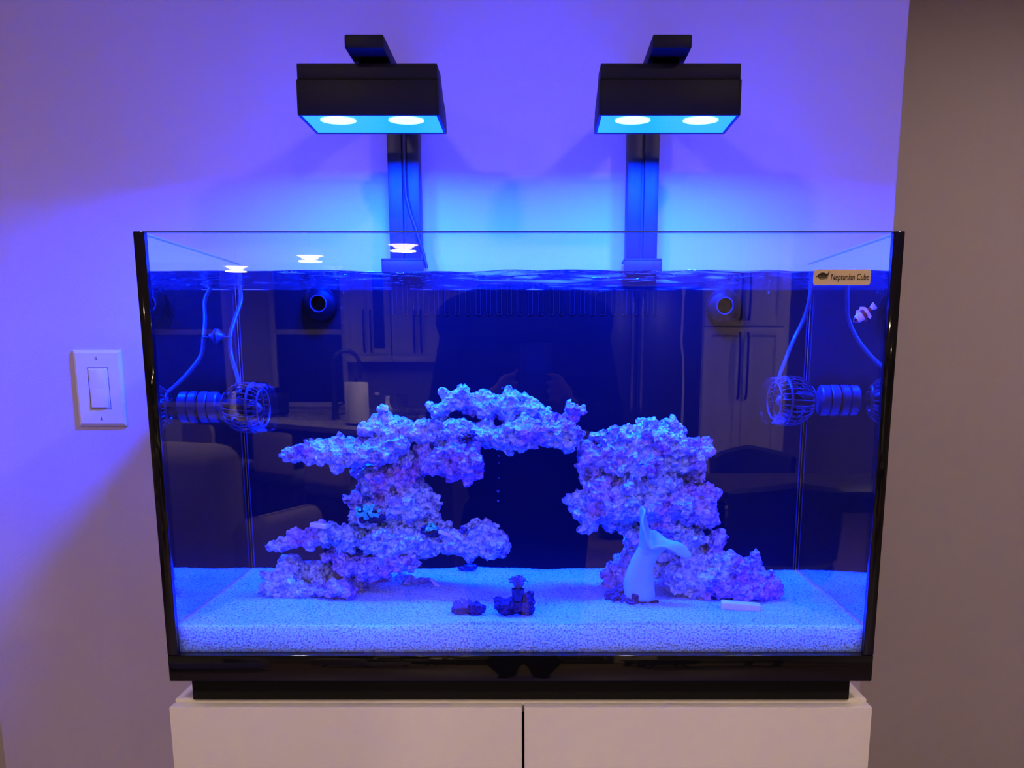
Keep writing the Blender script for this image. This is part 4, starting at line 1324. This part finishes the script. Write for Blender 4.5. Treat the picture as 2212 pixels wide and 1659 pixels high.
for k_ in range(12):
    a_ = 2 * PI * k_ / 12
    mb = MB(); mb.tube([q + Vector((0.07 * math.cos(a_), 0.07 * math.sin(a_), 0.003)), q + Vector((0.130 * math.cos(a_), 0.130 * math.sin(a_), 0.105))], 0.003, 6); obj('wire', mb, M['black_metal'], dr)
q = on_island(568, 905, 0.42)
rt_ = Matrix.Rotation(math.atan2(e_.y, e_.x), 4, 'Z')
to = thing('slow_cooker', 'black box shaped slow cooker on the island', 'appliance', q)
mb = MB(); mb.box(q + Vector((-0.19, -0.14, 0.01)), q + Vector((0.19, 0.14, 0.20)), 0.03, 3, rt_); obj('body', mb, M['black_metal'], to)
mb = MB(); mb.box(q + Vector((-0.20, -0.15, 0.195)), q + Vector((0.20, 0.15, 0.225)), 0.012, 2, rt_); l_ = obj('lid', mb, M['gloss_black'], to)
mb = MB(); mb.tube([q + Vector((-0.06, 0, 0.22)), q + Vector((-0.04, 0, 0.26)), q + Vector((0.04, 0, 0.26)), q + Vector((0.06, 0, 0.22))], 0.010, 8); obj('handle', mb, M['black_metal'], l_)
q = on_island(515, 900, 0.40)
mb = MB(); mb.lathe([(0.0, 0.0), (0.085, 0.0), (0.03, 0.20), (0.0, 0.20)], 24, q); mb.tube([q + Vector((0.0, 0, 0.19)), q + Vector((0.03, 0, 0.25)), q + Vector((0.05, 0, 0.22)), q + Vector((0.03, 0, 0.15))], 0.007, 8)
tag(obj('oven_mitt', mb, M['paper'], loc=q), 'pale cone shaped cloth with a hanging loop beside the slow cooker', 'cloth')

def pendant(X, Y, label):
    x_, y_, z_ = X + CAM.x, my(Y), 2.06
    t_ = thing('pendant_lamp', label, 'pendant lamp', (x_, y_, z_), 'pendant lamps over the island')
    mb_ = MB(); mb_.lathe([(0.012, 0.06), (0.05, 0.05), (0.10, 0.010), (0.105, 0.0), (0.10, 0.0), (0.045, 0.04), (0.0, 0.045)], 32, (x_, y_, z_), cap=False); obj('shade', mb_, M['white_paint'], t_)
    mb_ = MB(); mb_.lathe([(0.0, -0.030), (0.05, -0.020), (0.075, 0.0), (0.095, 0.004), (0.0, 0.005)], 28, (x_, y_, z_)); obj('diffuser', mb_, M['lamp_glow'], t_)
    mb_ = MB(); mb_.tube([(x_, y_, z_ + 0.05), (x_, y_, H - 0.02)], 0.006, 8); obj('rod', mb_, M['black_metal'], t_)
    mb_ = MB(); mb_.lathe([(0.0, -0.025), (0.05, -0.02), (0.05, 0.0), (0.0, 0.0)], 20, (x_, y_, H)); obj('canopy', mb_, M['black_metal'], t_)
    link_light('pendant_light', 'AREA', (x_, y_, z_ - 0.035), P_PEND, WARM, t_, shape='DISK', size=0.16)
pendant(-0.84, 6.7, 'small bright pendant lamp over the near end of the island')
pendant(-1.58, 7.4, 'small bright pendant lamp over the middle of the island')
pendant(-2.34, 8.25, 'small bright pendant lamp over the far end of the island')

def copy_tree(o, parent=None, label=None):
    c_ = o.copy(); COL.objects.link(c_)
    if parent is not None:
        c_.parent = parent
    if label:
        c_['label'] = label
    for ch in list(o.children):
        copy_tree(ch, c_)
    return c_
# bar stools before the island
def bar_stool(label):
    t_ = thing('bar_stool', label, 'bar stool', (0, 0, 0), 'bar stools at the island')
    mb_ = MB(); mb_.box((-0.22, -0.21, 0.60), (0.22, 0.21, 0.67), 0.03, 3); obj('seat', mb_, M['dark_fabric'], t_)
    mb_ = MB()
    mb_.box((-0.21, 0.16, 0.67), (0.21, 0.21, 0.93), 0.035, 3); obj('backrest', mb_, M['fabric'], t_)
    for sx in (-1, 1):
        for sy in (-1, 1):
            mb_ = MB(); mb_.tube([(sx * 0.17, sy * 0.16, 0.61), (sx * 0.21, sy * 0.20, 0.0)], [0.022, 0.016], 8); obj('leg', mb_, M['dark_wood'], t_)
    mb_ = MB(); mb_.box((-0.20, 0.165, 0.24), (0.20, 0.195, 0.27)); obj('footrest', mb_, M['dark_wood'], t_)
    return t_
b0 = bar_stool('bar stool with upholstered back at the far end of the island')
labs = [None, 'bar stool with upholstered back at the middle of the island', 'bar stool with upholstered back at the near end of the island']
for i, (u, Y) in enumerate([(470, 7.1), (635, 6.35), (755, 5.75)]):
    b_ = b0 if i == 0 else copy_tree(b0, None, labs[i])
    b_.location = (mx(u, Y), my(Y), 0)
    b_.rotation_euler.z = math.atan2(e_.y, e_.x)
# armchairs
def armchair(label):
    t_ = thing('armchair', label, 'armchair', (0, 0, 0), 'upholstered armchairs')
    mb_ = MB(); mb_.box((-0.25, -0.34, 0.18), (0.25, 0.32, 0.46), 0.08, 4); obj('seat', mb_, M['fabric'], t_)
    mb_ = MB(); mb_.box((-0.28, -0.42, 0.25), (0.28, -0.22, 1.00), 0.10, 4); obj('backrest', mb_, M['fabric'], t_)
    for sx in (-1, 1):
        mb_ = MB(); mb_.box((sx * 0.29 - 0.06, -0.36, 0.18), (sx * 0.29 + 0.06, 0.30, 0.66), 0.07, 4); obj('armrest', mb_, M['fabric'], t_)
        for sy in (-1, 1):
            mb_ = MB(); mb_.tube([(sx * 0.22, sy * 0.26, 0.20), (sx * 0.26, sy * 0.30, 0.0)], [0.025, 0.015], 8); obj('leg', mb_, M['dark_wood'], t_)
    return t_
a0 = armchair('high backed brown grey armchair nearest the island')
a0.location = (mx(478, 4.9), my(4.9), 0); a0.rotation_euler.z = R(200)
a1 = copy_tree(a0, None, 'high backed brown grey armchair turned towards the aquarium, nearest the left wall')
a1.location = (mx(330, 3.9) - 0.75, my(3.9) + 0.35, 0); a1.rotation_euler.z = R(40)
# dining table and chairs
dtb = thing('dining_table', 'dark rectangular dining table beside the pantry', 'table', (mx(1800, 5.2), my(5.2), 0))
tx0, tx1, ty0, ty1 = mx(1545, 5.2), mx(1545, 5.2) + 1.5, my(5.2) - 0.4, my(5.2) + 0.4
mb = MB(); mb.box((tx0, ty0, 0.72), (tx1, ty1, 0.75), 0.004); obj('table_top', mb, M['dark_wood'], dtb)
mb = MB(); mb.box((tx0 + 0.08, ty0 + 0.06, 0.64), (tx1 - 0.08, ty1 - 0.06, 0.72)); obj('apron', mb, M['dark_wood'], dtb)
for x_ in (tx0 + 0.10, tx1 - 0.10):
    for y_ in (ty0 + 0.08, ty1 - 0.08):
        mb = MB(); mb.box((x_ - 0.035, y_ - 0.035, 0), (x_ + 0.035, y_ + 0.035, 0.64), 0.004); obj('leg', mb, M['dark_wood'], dtb)
def tub_chair(label):
    t_ = thing('dining_chair', label, 'chair', (0, 0, 0), 'dark dining chairs')
    mb_ = MB(); mb_.lathe([(0.0, 0.40), (0.22, 0.40), (0.245, 0.43), (0.24, 0.48), (0.0, 0.49)], 32); obj('seat', mb_, M['dark_fabric'], t_)
    tb = bmesh.new()
    rows_ = []
    for rr_, z_ in ((0.255, 0.50), (0.265, 0.62), (0.270, 0.74), (0.275, 0.84), (0.25, 0.86), (0.235, 0.84), (0.235, 0.62), (0.23, 0.50)):
        rows_.append([tb.verts.new((rr_ * math.cos(R(20 + 140 * i / 20)), rr_ * math.sin(R(20 + 140 * i / 20)), z_ - (0.05 * abs(i - 10) / 10 if z_ > 0.8 else 0))) for i in range(21)])
    for p_, n_ in zip(rows_, rows_[1:] + rows_[:1]):
        for i in range(20):
            tb.faces.new((p_[i], p_[i + 1], n_[i + 1], n_[i]))
    tb.faces.new([r__[0] for r__ in rows_]); tb.faces.new([r__[-1] for r__ in rows_])
    bmesh.ops.recalc_face_normals(tb, faces=tb.faces)
    mb_ = MB(); mb_._add(tb); obj('backrest', mb_, M['dark_fabric'], t_)
    for a_ in (45, 135, 225, 315):
        mb_ = MB(); mb_.tube([(0.15 * math.cos(R(a_)), 0.15 * math.sin(R(a_)), 0.41), (0.24 * math.cos(R(a_)), 0.24 * math.sin(R(a_)), 0.0)], [0.02, 0.013], 8); obj('leg', mb_, M['dark_wood'], t_)
    return t_
c0_ = tub_chair('dark tub dining chair tucked in on the far side of the table')
c0_.location = (mx(1645, 5.9), my(5.9), 0); c0_.rotation_euler.z = R(180)
c1_ = copy_tree(c0_, None, 'dark tub dining chair on the aquarium side of the table')
c1_.location = (mx(1705, 4.5), my(4.5), 0); c1_.rotation_euler.z = R(0)

# ------------------------------------------------------------------ the person taking the photograph
px, py = -0.012, my(2.82)
pe = thing('person', 'person in black clothes standing before the aquarium, holding up a phone', 'person', (px, py, 0))
def limb(mb_, pts, rad):
    n_ = 6
    for i in range(len(pts) - 1):
        a_, b_ = Vector(pts[i]), Vector(pts[i + 1])
        k_ = max(2, int((b_ - a_).length / 0.012))
        for j in range(k_ + 1):
            w = j / k_
            r_ = rad[i] * (1 - w) + rad[i + 1] * w
            mb_.ell(a_.lerp(b_, w), (r_, r_, r_), 1 if r_ < 0.02 else 2)
mb = MB()
for z_, rx, ry in ((0.93, 0.165, 0.115), (1.02, 0.165, 0.115), (1.10, 0.16, 0.115), (1.18, 0.165, 0.12), (1.26, 0.18, 0.125), (1.34, 0.19, 0.125), (1.42, 0.185, 0.115), (1.47, 0.14, 0.095)):
    mb.ell((px, py, z_), (rx, ry, 0.085), 3)
limb(mb, [(px, py, 1.48), (px, py + 0.01, 1.62)], [0.065, 0.055])
for s in (-1, 1):
    limb(mb, [(px, py, 1.50), (px + s * 0.09, py, 1.505), (px + s * 0.175, py, 1.465)], [0.075, 0.065, 0.068])
mb.ell((px, py + 0.02, 1.72), (0.078, 0.098, 0.118), 3); mb.ell((px, py + 0.045, 1.67), (0.058, 0.06, 0.062), 3)
mb.ell((px, py + 0.118, 1.70), (0.013, 0.018, 0.022), 2)
for s in (-1, 1):
    mb.ell((px + s * 0.078, py + 0.01, 1.715), (0.010, 0.020, 0.032), 2)
    limb(mb, [(px + s * 0.165, py, 1.455), (px + s * 0.225, py + 0.06, 1.20), (px + s * 0.095, py + 0.255, 1.255), (px + s * 0.075 + 0.02, -1.300, 1.285)], [0.062, 0.046, 0.030, 0.027])
    limb(mb, [(px + s * 0.085, py, 0.92), (px + s * 0.085, py + 0.015, 0.50), (px + s * 0.080, py - 0.02, 0.09)], [0.100, 0.066, 0.045])
    limb(mb, [(px + s * 0.082, py - 0.03, 0.05), (px + s * 0.09, py + 0.16, 0.035)], [0.045, 0.034])
    # palm, four fingers round the back of the phone, thumb along its edge
    hx = px + s * 0.062 + 0.02
    limb(mb, [(hx + s * 0.008, -1.300, 1.285), (hx, -1.285, 1.310)], [0.026, 0.022])
    for k_, (dz, ln) in enumerate(((-0.030, 0.040), (-0.010, 0.052), (0.010, 0.056), (0.030, 0.050))):
        limb(mb, [(hx, -1.282, 1.295 + dz), (hx - s * 0.004, -1.262, 1.298 + dz), (hx - s * ln * 0.45, -1.247 - 0.008, 1.300 + dz)], [0.0095, 0.009, 0.0075])
    limb(mb, [(hx, -1.300, 1.30), (hx - s * 0.012, -1.290, 1.325), (hx - s * 0.028, -1.282, 1.340)], [0.011, 0.010, 0.008])
m = mb.mesh('body')
o = bpy.data.objects.new('tmp', m); COL.objects.link(o)
r_ = o.modifiers.new('r', 'REMESH'); r_.mode = 'VOXEL'; r_.voxel_size = 0.006
sm_ = o.modifiers.new('s', 'SMOOTH'); sm_.factor = 0.6; sm_.iterations = 5
m = bake(o)
m.materials.clear()
m.materials.append(M['clothes']); m.materials.append(M['skin'])
for p_ in m.polygons:
    c_ = p_.center
    p_.material_index = 1 if (c_.z > 1.56 or (c_.y > py + 0.24 and c_.z > 1.2)) else 0
obj('body', m, None, pe, ang=180)
mb = MB(); mb.ell((px, py + 0.0, 1.745), (0.088, 0.102, 0.108), 3)
m = mb.mesh('hair')
bm_ = bmesh.new(); bm_.from_mesh(m)
bmesh.ops.delete(bm_, geom=[f for f in bm_.faces if f.calc_center_median().y > py + 0.045 and f.calc_center_median().z < 1.79], context='FACES')
bm_.to_mesh(m); bm_.free()
obj('hair', m, M['hair'], pe, ang=180)
for s in (-1, 1):
    mb = MB(); mb.ell((px + s * 0.031, py + 0.112, 1.722), (0.014, 0.008, 0.007), 2); obj('eye', mb, M['fish_black'], pe)
mb = MB(); mb.ell((px, py + 0.107, 1.658), (0.024, 0.008, 0.006), 2); obj('mouth', mb, M['fish_orange'], pe)
ph_ = thing('phone', 'black phone held upright by the person in front of the aquarium', 'phone', (0.02, -1.268, 1.245))
mb = MB(); mb.box((-0.018, -1.274, 1.245), (0.058, -1.266, 1.405), 0.003); obj('case', mb, M['black_metal'], ph_)
mb = MB(); mb.box((-0.015, -1.2752, 1.250), (0.055, -1.2738, 1.400)); obj('screen', mb, M['window_night'], ph_)
